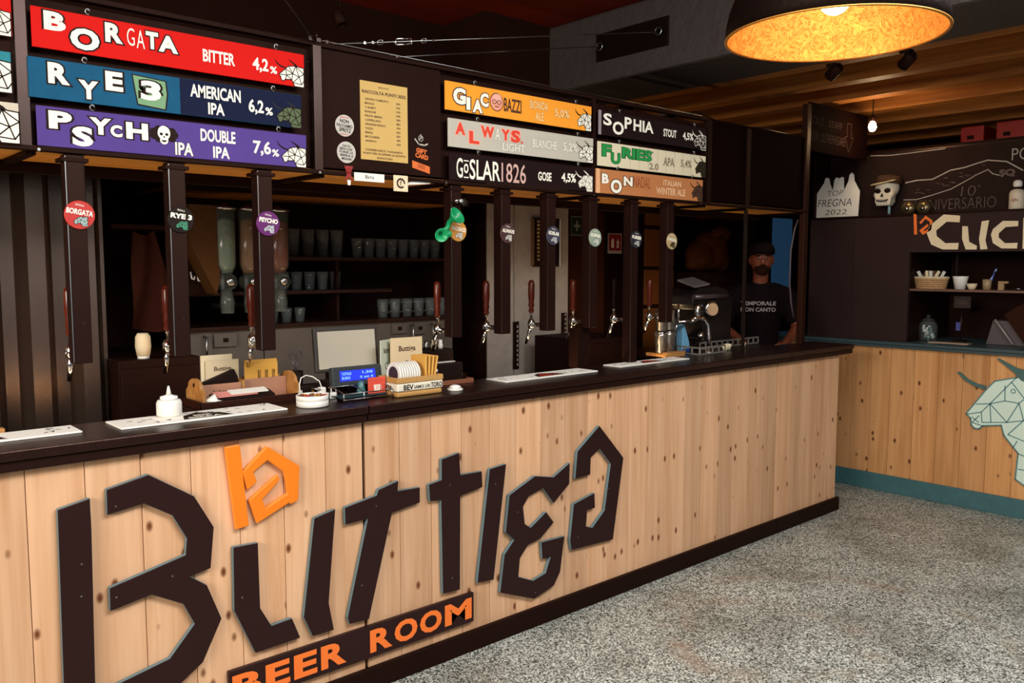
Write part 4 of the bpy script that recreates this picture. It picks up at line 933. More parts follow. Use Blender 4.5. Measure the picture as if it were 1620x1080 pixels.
# spotlights
def spot(x, y, z, zc, lab, aim):
    t = T('spotlight', lab, 'spotlight', (x, y, z), 'black ceiling spotlights')
    P(t, 'mount', B().box(x-.028, y-.028, zc-.02, x+.028, y+.028, zc), BLACK, bevel=.004)
    P(t, 'arm', B().cyl((x, y, zc-.03), (x, y, z+.05), .008, n=8), BLACK)
    d = Vector(aim).normalized(); c = Vector((x, y, z))
    P(t, 'head', B().lathe(c-d*.06, [(.020, 0), (.030, .015), (.032, .09), (.026, .09), (.02, .05)], 14, d), BLACK)
spot(4.475, -.40, 2.70, 2.75, 'black spotlight under the timber ceiling, nearer the bar', (.3, .9, -.5))
spot(4.47, -.80, 2.69, 2.75, 'black spotlight under the timber ceiling, to the right beside the pendant', (.5, .8, -.4))
spot(2.28, 1.08, 2.88, CEIL, 'black spotlight hanging from the dark ceiling above the price list', (.1, -.4, -.9))

# ================================================================== ON THE BAR
BT = 1.1205
def mat_runner(x0, x1, y0, y1, lab, ink2, words_):
    t = T('bar_mat', lab, 'bar mat', ((x0+x1)/2, (y0+y1)/2, BT), 'long printed mats on the bar top')
    P(t, 'mat', B().box(x0, y0, BT, x1, y1, BT+.006), mk('mat_white', '#F7F0E2', .6, var=.06, scale=50), bevel=.002)
    O = (x0, y0, BT+.0066); w, d = x1-x0, y1-y0
    b = B(); flat(b, O, [(w*.36,.02),(w*.66,.02),(w*.62,d*.55),(w*.5,d*.8),(w*.40,d*.55)], TOPF); random.seed(int(x0*100)+5)
    for k in range(24):
        px_, py_ = random.uniform(.02, w-.02), random.uniform(.02, d-.02)
        a = random.uniform(0, PI); seg(b, O, (px_, py_), (px_+.014*math.cos(a), py_+.014*math.sin(a)), .005, TOPF, lift=.0002)
    P(t, 'print', b, INKK)
    b = B(); fit(b, words_, O, w*.40, w*.60, .025, .05, TOPF, off=.03, lift=.0006); fit(b, 'BEER', O, w*.45, w*.56, .06, .085, TOPF, off=.03, lift=.0006)
    P(t, 'lettering', b, ink2)
    return t
mat_runner(.15, .748, .108, .243, 'white bar mat with black print at the left edge, partly cut off', INKW, 'CRAFT')
mat_runner(.853, 1.435, .070, .236, 'white bar mat with black doodles under the squeeze bottle', INKW, 'BIRRA')
mat_runner(2.512, 3.125, .080, .222, 'white bar mat with dark red print in front of the grey pillar', REDI, 'BIRRA')
mat_runner(3.336, 3.935, .120, .238, 'white bar mat with dark red print, farthest along the bar', REDI, 'HOPPY')
t = T('squeeze_bottle', 'white plastic squeeze bottle with pointed nozzle on the bar mat', 'bottle', (1.052, .198, BT+.0065)); z0 = BT+.0065
P(t, 'body', B().lathe((1.052,.198,z0), [(.036,0),(.042,.006),(.042,.046),(.038,.056),(.028,.058)], 22), WHITE)
P(t, 'cap', B().lathe((1.052,.198,z0+.0585), [(.029,0),(.029,.010),(.014,.014),(.010,.016)], 20), mk('cap_white', '#F4EEE4', .4, var=0))
P(t, 'nozzle', B().lathe((1.052,.198,z0+.075), [(.009,0),(.0035,.028),(.002,.03)], 12), WHITE)
t = T('chopping_board', 'tan wooden board end at the left edge behind the bar mat', 'board', (.42, .265, BT)); P(t, 'board', B().box(.25, .246, BT, .56, .278, BT+.018), LWOOD, bevel=.002)

# wooden organiser with menus and leaflets
c = T('wooden_organiser', 'light wooden desk organiser box with compartments on the bar', 'organiser', (1.4, .36, BT-.003)); zc = BT-.003
arc = [(.285+.0,zc),(.445,zc),(.445,zc+.06)]+[(.365+.06*math.cos(a), zc+.075+.035*math.sin(a)) for a in [PI*k/8 for k in range(9)]]+[(.285,zc+.06)]
for xx, nm in ((1.205,'end_panel'), (1.585,'end_panel')):
    b = B(); b.prism(arc, (xx,0,0), (0,1,0), (0,0,1), .012); P(c, nm, b, LWOOD)
b = B(); b.lathe((1.2045,.365,zc+.085), [(.008,0),(.008,.001)], 12, (-1,0,0)); P(c, 'finger_hole', b, BLACK)
P(c, 'base_board', B().box(1.217, .288, zc, 1.585, .442, zc+.008), LWOOD)
P(c, 'front_panel', B().box(1.218, .352, zc+.01, 1.385, .362, zc+.082), mk('pinkish_wood', '#A8765A', .6, var=.1), bevel=.002)
P(c, 'front_panel', B().box(1.40, .372, zc+.01, 1.584, .382, zc+.088), mk('pinkish_wood', '#A8765A', .6, var=.1), bevel=.002)
P(c, 'divider', B().box(1.387, .352, zc+.01, 1.398, .442, zc+.09), LWOOD); P(c, 'back_panel', B().box(1.218, .432, zc+.01, 1.584, .442, zc+.09), LWOOD)
b = B(); fit(b, 'la bttg', (1.218,.3515,zc), .055, .115, .040, .060, off=.02); P(c, 'lettering', b, DBRN)
P(c, 'tray_edge', B().box(1.19, .262, zc, 1.60, .274, zc+.03), DARK_WOOD, bevel=.002)
P(c, 'tray_side', B().box(1.19, .2745, zc, 1.202, .45, zc+.03), DARK_WOOD, bevel=.002)
def menu(x, y, z, w, h, lab, col, tilt=0.0, txt='Buttiga', nm='menu_card'):
    t = T(nm, lab, 'menu', (x, y, z), rotz=tilt); b = B(); b.box(x-w/2, y-.002, z, x+w/2, y+.002, z+h); P(t, 'sheet', b, col)
    b = B(); fit(b, txt, (x-w/2, y-.0026, z), w*.25, w*.78, h*.70, h*.84, off=.02); 
    for k in range(8): a, a2 = 2*PI*k/8, 2*PI*(k+1)/8; seg(b, (x, y-.0026, z), (.014*math.cos(a), h*.48+.014*math.sin(a)), (.014*math.cos(a2), h*.48+.014*math.sin(a2)), .003)
    P(t, 'lettering', b, DBRN)
    return t
menu(1.318, .424, zc+.012, .125, .175, 'cream folded menu standing at the back of the wooden organiser', CREAM)
menu(1.335, .412, zc+.012, .13, .155, 'second cream menu in front of the folded one in the organiser', mk('cream2', '#D9C098', .7, var=.05), tilt=-.03)
b = B(); b.prism([(0,0),(.15,0),(.15,.03),(.135,.062),(.0,.015)], (1.235,.400,zc+.07), (1,0,0), (0,0,1), .02); ONE('leather_wallet', 'black wallet lying slanted in the left compartment of the organiser', 'wallet', b, RUBBER, bevel=.003)
t = T('card_stack', 'stack of ochre cards with brown print in the right compartment of the organiser', 'cards', (1.49,.405,zc+.012))
for k in range(5): P(t, 'card', B().box(1.415+.004*k, .388+.008*k, zc+.012, 1.555+.003*k, .393+.008*k, zc+.145+.003*k), mk('ochre_card', '#D29A3E', .65, var=.08), bevel=.001)
b = B()
for k in range(3): fit(b, 'IPA BOCK'[:5+k], (1.49,.3872,zc), -.02+.03*k, -.008+.03*k, .05, .12, off=.02)
P(t, 'lettering', b, DBRN)
t = T('leaflet_tablet', 'dark tablet with pink and white leaflets lying before the organiser', 'tablet', (1.37,.315,zc+.02))
b = B(); b.obox((1.37,.312,zc+.032), (.24,.062,.022), (.25,0,.0)); P(t, 'tablet', b, RUBBER, bevel=.003)
b = B(); b.obox((1.34,.308,zc+.048), (.16,.05,.004), (.25,0,.03)); P(t, 'leaflet', b, mk('pink_leaflet', '#D98A7E', .6, var=.05))
b = B(); b.obox((1.39,.306,zc+.053), (.15,.04,.004), (.25,0,.02)); P(t, 'leaflet', b, PAPER)
b = B(); b.tube([(1.235,.29,zc+.045),(1.25,.285,zc+.02),(1.29,.283,zc+.01),(1.32,.282,zc+.008)], [.022,.02,.014,.006], 8); ONE('crumpled_tissue', 'crumpled white tissue spilling from the left end of the organiser', 'tissue', b, PAPER)
t = T('pen_cup', 'small black cup holding scissors behind the organiser', 'cup', (1.64,.40,zc)); P(t, 'cup', B().lathe((1.64,.40,zc), [(.026,0),(.03,.10),(.027,.10),(.024,.004),(.0005,.004)], 16), RUBBER)
t = T('scissors', 'black-handled scissors standing handles up in the black cup', 'scissors', (1.64,.40,zc+.02))
for s_ in (-1, 1):
    b = B(); ccx = 1.64+s_*.016; b.tube([(ccx+.011*math.cos(2*PI*k/12), .40, zc+.165+.019*math.sin(2*PI*k/12)) for k in range(13)], .004, 6); b.cyl((ccx, .40, zc+.147), (1.64-s_*.002, .40, zc+.10), .005, n=8); P(t, 'handle', b, mk('scissor_grey', '#4A4040', .4))
    P(t, 'blade', B().box(1.638+s_*.003, .399, zc+.02, 1.642+s_*.003, .401, zc+.11), STEEL)
# chargers
t = T('charging_cable', 'white charging cable looping up from a white plug on the bar', 'cable', (1.60,.25,BT))
b = B(); b.tube([(1.575,.24,BT+.02),(1.577,.25,BT+.06),(1.592,.265,BT+.085),(1.617,.27,BT+.093),(1.643,.265,BT+.086),(1.662,.245,BT+.068),(1.666,.235,BT+.045)], .0022, 8); P(t, 'cable', b, WHITE)
P(t, 'plug', B().box(1.652,.222,BT,1.680,.248,BT+.045), WHITE, bevel=.004); P(t, 'connector', B().box(1.568,.234,BT+.001,1.582,.246,BT+.04), mk('grey_white', '#C9C0B4', .5), bevel=.002)
t = T('phone_charger', 'second white charger plug with a short looped cable beside the tin', 'charger', (1.69,.20,BT))
P(t, 'plug', B().box(1.665,.185,BT,1.705,.212,BT+.026), WHITE, bevel=.004); b = B(); b.tube([(1.69,.2,BT+.026),(1.69,.205,BT+.06),(1.70,.21,BT+.075),(1.712,.21,BT+.065),(1.715,.205,BT+.01)], .003, 8); P(t, 'cable', b, WHITE)
random.seed(4)
for k, (m, lab) in enumerate(((mk('pen_red', '#A5301C', .4), 'red pen lying in the heap beside the organiser'), (mk('pen_dark', '#1F1614', .4), 'black pen lying in the heap beside the organiser'), (mk('brass_opener', '#A87A34', .35, metal=.6), 'brass coloured opener lying in the heap beside the organiser'), (STEEL, 'steel pen pointing at the tin'))):
    b = B(); a = .3+.5*k; cx_, cy_ = 1.60+.012*k, .205+.012*k; dx_, dy_ = .045*math.cos(a), .03*math.sin(a)
    b.tube([(cx_-dx_,cy_-dy_,BT+.006+.011*k),(cx_,cy_,BT+.008+.011*k),(cx_+dx_,cy_+dy_,BT+.012+.011*k)], [.0045,.0055,.003], 8); ONE(['pen','pen','bottle_opener','pen'][k], lab, ['pen','pen','opener','pen'][k], b, m)
ONE('multi_socket', 'black multi socket block behind the charging cables', 'socket', B().box(1.60,.29,BT,1.70,.34,BT+.05), RUBBER, bevel=.006)
t = T('coaster_tin', 'round white tub heaped with brown and red bottle caps on the bar', 'tub', (1.545,.088,BT))
P(t, 'tub', B().lathe((1.545,.088,BT), [(.056,0),(.060,.004),(.060,.022),(.0585,.0235),(.060,.025),(.061,.042),(.058,.044),(.057,.036),(.0005,.036)], 32), WHITE)
for k in range(22):
    a = random.uniform(0, 2*PI); r_ = .05*math.sqrt(random.random()); m = (mk('cap_brown', '#6E3A22', .4), mk('cap_red', '#A5361E', .4), mk('cap_gold', '#B5833C', .4))[k % 3]
    b = B(); b.lathe((1.545+r_*math.cos(a), .088+r_*math.sin(a), BT+.0365+.0005*(k % 4)), [(.008,0),(.007,.006),(.0005,.0065)], 10, (random.uniform(-.3,.3), random.uniform(-.3,.3), 1)); P(t, 'bottle_cap', b, m)

# till
t = T('till_screen', 'back of a grey touchscreen till on a black stand', 'till', (1.84, .33, BT-.003))
b = B(); b.obox((1.845,.345,1.300), (.305,.020,.185), (-.10,0,0)); P(t, 'housing', b, mk('till_dark', '#3A332E', .45), bevel=.006)
b = B(); b.obox((1.845,.333,1.300), (.275,.003,.155), (-.10,0,0)); P(t, 'back_cover', b, mk('till_grey', '#B9AD98', .32, var=.03), bevel=.001)
P(t, 'stand', B().box(1.78,.350,BT-.003,1.90,.41,1.24), RUBBER, bevel=.004); P(t, 'foot', B().box(1.70,.32,BT-.003,1.97,.50,BT+.02), RUBBER, bevel=.004)
t = T('customer_display', 'black customer display with a lit blue two-line screen', 'display', (1.80, .18, BT))
b = B(); b.obox((1.800,.195,1.205), (.232,.030,.078), (-.16,0,.0)); P(t, 'housing', b, mk('display_housing', '#2E3234', .4), bevel=.006)
lcd = bpy.data.materials.new('blue_lcd'); lcd.use_nodes = True; nb = lcd.node_tree.nodes['Principled BSDF']; nb.inputs['Base Color'].default_value = lin('#0A1E9A'); nb.inputs['Emission Color'].default_value = lin('#1530E0'); nb.inputs['Emission Strength'].default_value = .9
lct = bpy.data.materials.new('lcd_text'); lct.use_nodes = True; nb = lct.node_tree.nodes['Principled BSDF']; nb.inputs['Base Color'].default_value = lin('#7FB4FF'); nb.inputs['Emission Color'].default_value = lin('#7CB8FF'); nb.inputs['Emission Strength'].default_value = .9
cr, sr = math.cos(-.16), math.sin(-.16); up_ = Vector((0, -sr, cr)); O = Vector((1.800,.195,1.205))-Vector((0, cr, sr))*.0158
pl3 = (Vector((1,0,0)), up_)
b = B(); flat(b, O, [(-.083,-.020),(.083,-.020),(.083,.022),(-.083,.022)], pl3); P(t, 'screen', b, lcd)
b = B(); fit(b, 'TOTALE', O, -.074, -.030, .004, .015, pl3, lift=.0006, off=.02); fit(b, 'EURO', O, -.074, -.036, -.013, -.002, pl3, lift=.0006, off=.02); fit(b, '1,50', O, .022, .070, .004, .016, pl3, lift=.0006, off=.02); fit(b, '2 pz 6', O, .008, .072, -.014, -.003, pl3, lift=.0006, off=.02); P(t, 'lettering', b, lct)
P(t, 'neck', B().cyl((1.795,.205,1.16),(1.795,.235,1.19), .016, n=12).box(1.755,.19,1.157,1.845,.215,1.167), RUBBER)
P(t, 'printer_base', B().box(1.69,.215,BT,1.93,.315,1.185).box(1.765,.19,BT+.03,1.825,.215,1.172), RUBBER, bevel=.006)
t = T('thread_cone', 'small teal cone shaped holder in front of the till', 'cone', (1.79,.14,BT+.018)); P(t, 'cone', B().lathe((1.79,.14,BT+.0175), [(.017,0),(.018,.01),(.012,.045),(.007,.05)], 16), mk('teal_plastic', '#3F6A6C', .3))
t = T('receipt_rack', 'low wire rack with teal ends holding the teal cone and red card', 'rack', (1.78,.09,BT))
b = B()
for xx in (1.665, 1.755, 1.885): b.tube([(xx,.06,BT+.001),(xx,.062,BT+.035),(xx,.12,BT+.05),(xx,.17,BT+.05),(xx,.175,BT+.001)], .0028, 6)
for yy, zz in ((.06,BT+.012),(.062,BT+.034),(.17,BT+.05)): b.cyl((1.66,yy,zz),(1.89,yy,zz),.0025,n=6)
P(t, 'wires', b, STEEL); P(t, 'plate', B().box(1.668,.10,BT+.012,1.884,.165,BT+.0165), mk('rack_teal', '#2E4446', .35)); 
t = T('red_card', 'small red card with a white cup drawing in the wire rack', 'card', (1.845,.10,BT+.017)); P(t, 'card', B().box(1.803,.108,BT+.0175,1.885,.111,BT+.082), mk('coral_card', '#D9503C', .5, var=.04), bevel=.001)
b = B(); O = (1.845,.1075,BT+.04); flat(b, O, [(-.014,-.012),(.012,-.012),(.014,.012),(-.016,.012)]); 
for k in range(6): a = -PI/2+PI*k/6; a2 = -PI/2+PI*(k+1)/6; seg(b, O, (.013+.008*math.cos(a), .007*math.sin(a)), (.013+.008*math.cos(a2), .007*math.sin(a2)), .003)
P(t, 'cup_print', b, INKW)
b = B(); 
for k in range(3): seg(b, O, (-.008,-.006+.006*k), (.006,-.006+.006*k), .002, lift=.0004)
fit(b, 'CAFFE', O, -.03, .03, .026, .034, lift=.0004); P(t, 'lettering', b, mk('coral_card', '#D9503C', .5, var=.04))
menu(2.005, .285, BT-.003, .10, .215, 'pale green menu sheet leaning left beside the till', mk('pale_green_sheet', '#C9CDB4', .7, var=.04), tilt=.5)
menu(2.095, .262, BT-.003, .165, .222, 'large cream menu standing behind the kraft box', mk('tan_cream', '#D8BE94', .7, var=.05))
# kraft box with coasters
t = T('coaster_box', 'kraft box with a white band lettered BEVIAMO UN TORO', 'box', (2.0,.10,BT))
P(t, 'lower_wall', B().box(1.893,.034,BT,2.117,.168,BT+.022), CARD, bevel=.008); P(t, 'band', B().box(1.891,.032,BT+.023,2.119,.170,BT+.056), mk('band_white', '#E3D9C2', .6, var=.04), bevel=.006)
b = B(); zt = BT+.057
b.box(1.890,.031,zt,2.120,.041,zt+.022).box(1.890,.161,zt,2.120,.171,zt+.022).box(1.890,.041,zt,1.900,.161,zt+.022).box(2.110,.041,zt,2.120,.161,zt+.022); P(t, 'upper_wall', b, CARD, bevel=.002)
P(t, 'inner_floor', B().box(1.901,.042,zt-.0005,2.109,.160,zt+.002), CARD)
b = B(); fit(b, 'BEV', (1.891,.0314,BT), .030, .078, .028, .050, off=.03); fit(b, 'IAMO', (1.891,.0314,BT), .082, .130, .031, .044, off=.02); fit(b, 'UN', (1.891,.0314,BT), .138, .160, .031, .044, off=.02); fit(b, 'TORO', (1.891,.0314,BT), .166, .222, .029, .050, off=.03)
O = (1.8905,.17,BT); fit(b, 'BIRRA', O, .03, .10, .031, .048, LEFTF, off=.03); P(t, 'lettering', b, INKK)
t = T('coaster_roll', 'row of round white beer mats standing on edge in the kraft box', 'beer mats', (1.965,.10,zt+.002))
for k in range(9): P(t, 'beer_mat', B().lathe((1.915+.0115*k,.096,zt+.030+.0), [(.050,0),(.050,.0095)], 28, (1,.0,0)), mk('beermat_white', '#E9E1D4', .6, var=.04))
b = B(); disc(b, (1.9145,.096,zt+.03), 0, 0, .034, pl=LEFTF); P(t, 'print', b, mk('dark_print', '#3A2422', .6))
t = T('envelope_bundle', 'bundle of ochre paper envelopes at the right of the kraft box', 'envelopes', (2.07,.10,zt+.002))
for k in range(4): b = B(); b.obox((2.045+.017*k,.10,zt+.052), (.008,.105,.095), (0,.06*k,0)); P(t, 'envelope', b, mk('envelope_ochre', '#D8A04A', .65, var=.08), bevel=.002)
t = T('bell_button', 'small white round call button on the bar beside the kraft box', 'button', (2.205,.062,BT)); P(t, 'base', B().lathe((2.205,.062,BT), [(.034,0),(.034,.006),(.030,.008)], 20), WHITE); P(t, 'dome', B().lathe((2.205,.062,BT+.0085), [(.026,0),(.024,.008),(.012,.013),(.0005,.014)], 20), mk('cap_white', '#F4EEE4', .4, var=0))
ONE('wooden_strip', 'narrow reddish wooden tray behind the white call button', 'tray', B().box(2.15,.20,BT,2.42,.245,BT+.006).box(2.15,.20,BT+.006,2.42,.206,BT+.02).box(2.414,.206,BT+.006,2.42,.245,BT+.02), mk('red_wood', '#8A5238', .5, var=.2), bevel=.001)
t = T('receipt_printer', 'black receipt printer box behind the wooden tray', 'printer', (2.34,.35,BT-.003)); P(t, 'body', B().box(2.22,.30,BT-.003,2.44,.42,BT+.085), RUBBER, bevel=.008); P(t, 'paper', B().box(2.235,.292,BT+.05,2.285,.299,BT+.062), PAPER); P(t, 'button_row', B().box(2.30,.31,BT+.0855,2.40,.33,BT+.090), mk('grey_white', '#C9C0B4', .5))
t = T('bottle_crate', 'small black crate with bottle necks behind the receipt printer', 'crate', (2.35,.50,BT-.003)); P(t, 'crate', B().box(2.26,.45,BT-.003,2.50,.585,BT+.13), RUBBER, bevel=.004)
for k in range(5): P(t, 'bottle_neck', B().lathe((2.29+.042*k,.50,BT+.1275), [(.012,0),(.012,.02),(.009,.03),(.009,.045)], 10), (CREAM, WHITE, STEEL)[k % 3])
b = B(); b.tube([(2.12,.40,BT+.10),(2.16,.42,BT+.17),(2.24,.44,BT+.18),(2.29,.46,BT+.14)], .004, 6); b.tube([(2.13,.42,BT+.10),(2.18,.43,BT+.185),(2.27,.45,BT+.17)], .004, 6)
ONE('till_wiring', 'dark looping cables beside the cream menu', 'cable', b, mk('cable_brown', '#4A2420', .5))

# toy horn and skeleton hand hung on the fourth column
t = T('air_horn', 'green plastic double-ended horn hanging on the fourth tap column', 'horn', (2.27,.16,1.79)); GRN = mk('green_plastic', '#17955A', .3, var=.08)
ax = Vector((.75,-.35,.75)).normalized(); c0 = Vector((2.262,.165,1.84))
P(t, 'bell', B().lathe(c0, [(.010,0),(.014,.015),(.034,.038),(.040,.050),(.037,.050),(.012,.018)], 20, (.25,-.8,.5), cap=False), GRN)
P(t, 'bell', B().lathe(c0+Vector((-.055,.0,-.055)), [(.008,0),(.012,.012),(.025,.026),(.030,.036),(.027,.036),(.010,.014)], 20, (-.35,-.85,-.2), cap=False), GRN)
b = B(); b.tube([c0, c0+Vector((-.01,.005,-.03)), c0+Vector((-.035,.01,-.045)), c0+Vector((-.055,0,-.055))], [.012,.011,.011,.009], 10); b.ball(c0+Vector((-.015,-.01,-.055)), .016, 10); P(t, 'body', b, GRN)
P(t, 'hook_cord', B().tube([c0, (2.285,.185,1.90), (2.30,.19,1.93)], .0015, 5), STEEL)
t = T('skeleton_hand', 'small silver skeleton hand clip at the top of the fourth column', 'clip', (2.30,.17,1.93))
b = B(); b.ball((2.31,.175,1.93), .014, 8, (1,.6,.8)); P(t, 'palm', b, STEEL)
for k in range(5):
    b = B(); a = -.5+.22*k; p0 = Vector((2.318,.175,1.932)); d = Vector((math.cos(a), -.1, math.sin(a))); l_ = (.034,.046,.05,.045,.036)[k]
    b.tube([p0, p0+d*l_*.5, p0+d*l_+Vector((0,0,-.006))], [.0035,.003,.002], 6); P(t, 'finger', b, STEEL)

# drinks dispenser, cups, cleaner, rail at the far end
t = T('drinks_tower', 'black rounded drinks machine with a round dial on the far end of the bar', 'dispenser', (4.56,.60,1.121))
b = B(); pr = [(0,0),(.42,0),(.42,.30),(.38,.37),(.26,.40),(.06,.39),(.0,.34),(.0,.28),(.10,.26),(.12,.06),(.0,.04)]
b.prism(pr, (4.37,.66,1.121), (1,0,0), (0,0,1), .24); P(t, 'housing', b, mk('machine_black', '#1B1413', .25, spec=.6), bevel=.012)
b = B(); b.obox((4.45,.48,1.545), (.16,.14,.012), (.3,-.1,0)); P(t, 'top_tray', b, mk('tray_grey', '#7A7470', .3, metal=.4), bevel=.003)
b = B(); b.cyl((4.36,.41,1.455),(4.72,.41,1.455),.016,n=12); P(t, 'grip_bar', b, mk('bar_grey', '#5A4A4A', .3, metal=.5))
b = B(); b.lathe((4.53,.405,1.375), [(.044,0),(.050,.006),(.050,.02),(.042,.024)], 26, (-.35,-.94,0)); P(t, 'dial_ring', b, CHROME)
b = B(); b.lathe((4.522,.382,1.375), [(.040,0),(.040,.001)], 26, (-.35,-.94,0)); P(t, 'dial_face', b, mk('dial_face', '#C9A078', .5, var=.3, scale=90))
t.location = (4.56,.60,1.121)
t = T('mixer_tap', 'chrome gooseneck mixer tap with levers on the far end of the bar', 'tap', (4.312,.24,1.121))
P(t, 'neck', B().tube([(4.33,.27,1.121),(4.33,.27,1.23),(4.325,.275,1.29),(4.30,.29,1.325),(4.25,.31,1.335),(4.22,.32,1.325)], .0115, 12), CHROME)
P(t, 'base', B().lathe((4.33,.27,1.1205), [(.026,0),(.026,.006),(.014,.014)], 18), CHROME)
P(t, 'cross_arm', B().cyl((4.10,.33,1.315),(4.30,.30,1.32),.008,n=10).ball((4.22,.315,1.318),.018,12), CHROME)
P(t, 'lever', B().cyl((4.10,.33,1.31),(4.10,.33,1.42),.006,.009,n=10), CHROME); P(t, 'spout', B().cyl((4.10,.335,1.31),(4.085,.35,1.245),.009,.006,n=10), CHROME)
P(t, 'valve', B().lathe((4.29,.33,1.33), [(.014,0),(.018,.01),(.018,.07),(.012,.08)], 14), CHROME)
P(t, 'lower_knob', B().ball((4.34,.34,1.22),.022,12), CHROME)
t = T('cleaner_bottle', 'pale blue cleaning bottle behind the chrome tap', 'bottle', (4.24,.40,1.121))
P(t, 'body', B().prism([(0,0),(.075,0),(.07,.06),(.02,.17),(.0,.175)], (4.20,.42,1.121), (1,0,0), (0,0,1), .05), mk('sky_blue_plastic', '#6FA8C8', .35, var=.05), bevel=.006); P(t, 'label', B().box(4.202,.366,1.125,4.27,.3695,1.145), mk('deep_blue', '#1E3F7A', .5)); 
ONE('cup_block', 'small brown wooden block under the stacked steel cups', 'block', B().box(3.90,.245,1.121,4.06,.29,1.15).box(3.91,.29,1.121,4.05,.42,1.14), LWOOD, bevel=.003)
for k, (x, y) in enumerate(((3.935,.33),(4.02,.34))):
    for j in range(2):
        lab = ('lower','upper')[j]+' steel shaker cup of the '+('left','right')[k]+' stack at the far end of the bar'
        z = 1.1505+.118*j if j == 0 else 1.1505+.119
        z = 1.1405+.0 if j == 0 else 1.1405+.1265
        t = T('shaker_cup', lab, 'cup', (x, y, z), 'steel shaker cups stacked at the far end of the bar')
        P(t, 'cup', B().lathe((x,y,z), [(.026,0),(.030,.01),(.031,.05),(.034,.055),(.034,.10),(.036,.12),(.033,.12),(.030,.06),(.0005,.012)], 20), mk('brushed_steel', '#B7ADA0', .28, metal=.9, var=.3, scale=60))
        P(t, 'rim', B().lathe((x,y,z+.118), [(.035,0),(.038,.003),(.035,.006)], 20, cap=False), CHROME)
t = T('mug_handle', 'clear beer mug with handle beside the steel cups', 'mug', (4.10,.36,1.1215)); P(t, 'mug', glass_b(4.10,.38,1.1215,.21,.034), GLASS); b = B(); b.tube([(4.13,.37,1.30),(4.165,.36,1.29),(4.165,.36,1.20),(4.13,.37,1.18)], .006, 6); P(t, 'handle', b, GLASS)
t = T('perforated_rail', 'perforated steel drip rail along the back edge of the far bar', 'rail', (4.6,.34,1.121))
def rail(x0, x1, y0, y1, z0, z1, n):
    L_ = Vector((x1-x0, y1-y0, 0)); u_ = L_.normalized()
    b = B()
    for zz in (z0, z1): b.obox(Vector(((x0+x1)/2,(y0+y1)/2,zz)), (L_.length,.004,.010), (0,0,math.atan2(L_.y,L_.x)))
    for k in range(n+1): p = Vector((x0,y0,(z0+z1)/2))+L_*k/n; b.obox(p, (.012,.004,z1-z0), (0,0,math.atan2(L_.y,L_.x)))
    return b
P(t, 'side', rail(4.14, 4.42, .20, .215, 1.127, 1.165, 4), mk('rail_steel', '#A59E92', .35, metal=.6)); P(t, 'side', rail(4.42, 5.10, .40, .412, 1.127, 1.165, 11), mk('rail_steel', '#A59E92', .35, metal=.6)); P(t, 'end', rail(4.14, 4.16, .20, .38, 1.127, 1.165, 3), mk('rail_steel', '#A59E92', .35, metal=.6))
for k, (x, y, r_) in enumerate(((4.50,.27,.020),(4.56,.29,.024),(4.75,.30,.014))):
    t = T('shot_glass', ('small','larger','tiny')[k]+' cream ceramic shot cup by the perforated rail', 'cup', (x,y,1.1215)); P(t, 'cup', B().lathe((x,y,1.1215), [(r_*.7,0),(r_,.03+.3*r_),(r_*.88,.03+.3*r_),(r_*.6,.006),(.0005,.006)], 14), CREAM)

# ================================================================== BEHIND THE BAR, RIGHT HALF
t = T('price_board', 'narrow framed price board with gold lettering hung on the grey pillar', 'frame', (3.80,1.17,1.64))
P(t, 'frame', B().box(3.70,1.165,1.645,3.93,1.184,1.955), BLACK, bevel=.003); P(t, 'side_strip', B().box(3.692,1.16,1.65,3.700,1.184,1.95), mk('bronze_strip', '#7A5638', .4, metal=.4)); P(t, 'side_strip', B().box(3.931,1.16,1.65,3.936,1.184,1.95), WHITE)
b = B(); 
for k in range(11):
    fit(b, ['BIRRE','SPINA','PILS 4','IPA 5','STOUT 5','SAISON 6','BLANCHE','PORTER 6','GOSE 5','SOUR 6','AMARO 3'][k], (3.70,1.1645,1.645), .030, .085 if k else .08, .278-.024*k, .292-.024*k, off=.03)
    fit(b, str(3+k % 4)+',50', (3.70,1.1645,1.645), .14, .19, .278-.024*k, .292-.024*k, off=.03)
P(t, 'lettering', b, mk('gold_print', '#D9B87E', .5))
for k, (x, z0, z1) in enumerate(((3.562,1.0,1.30),(3.99,1.06,1.34))):
    t = T('slotted_rail', ('left','right')[k]+' black slotted shelf rail screwed to the zinc panels', 'rail', (x,1.18,z0))
    P(t, 'strip', B().box(x-.022,1.176,z0,x+.022,1.184,z1), BLACK)
    b = B()
    for j in range(9): b.box(x+.004,1.1745,z0+.02+j*.03,x+.014,1.176,z0+.036+j*.03)
    P(t, 'slots', b, ZINC)
t = T('first_aid_sign', 'small dark green first aid sign with a pale cross on the wall', 'sign', (4.30,1.37,1.87))
P(t, 'plate', B().box(4.245,1.372,1.86,4.37,1.379,1.995), mk('dark_green_sign', '#18241C', .5)); b = B(); O = (4.3075,1.3715,1.9275)
flat(b, O, [(-.007,-.035),(.007,-.035),(.007,-.007),(.032,-.007),(.032,.007),(.007,.007),(.007,.035),(-.007,.035),(-.007,.007),(-.032,.007),(-.032,-.007),(-.007,-.007)])
P(t, 'cross', b, mk('pale_cross', '#8A8478', .6)); b = B()
for p, q in (((-.058,-.063),(.058,-.063)),((.058,-.063),(.058,.063)),((.058,.063),(-.058,.063)),((-.058,.063),(-.058,-.063))): seg(b, O, p, q, .004)
P(t, 'border', b, mk('pale_cross', '#8A8478', .6))
t = T('fire_point_sign', 'small red fire extinguisher sign with white pictograms', 'sign', (4.98,1.61,1.75))
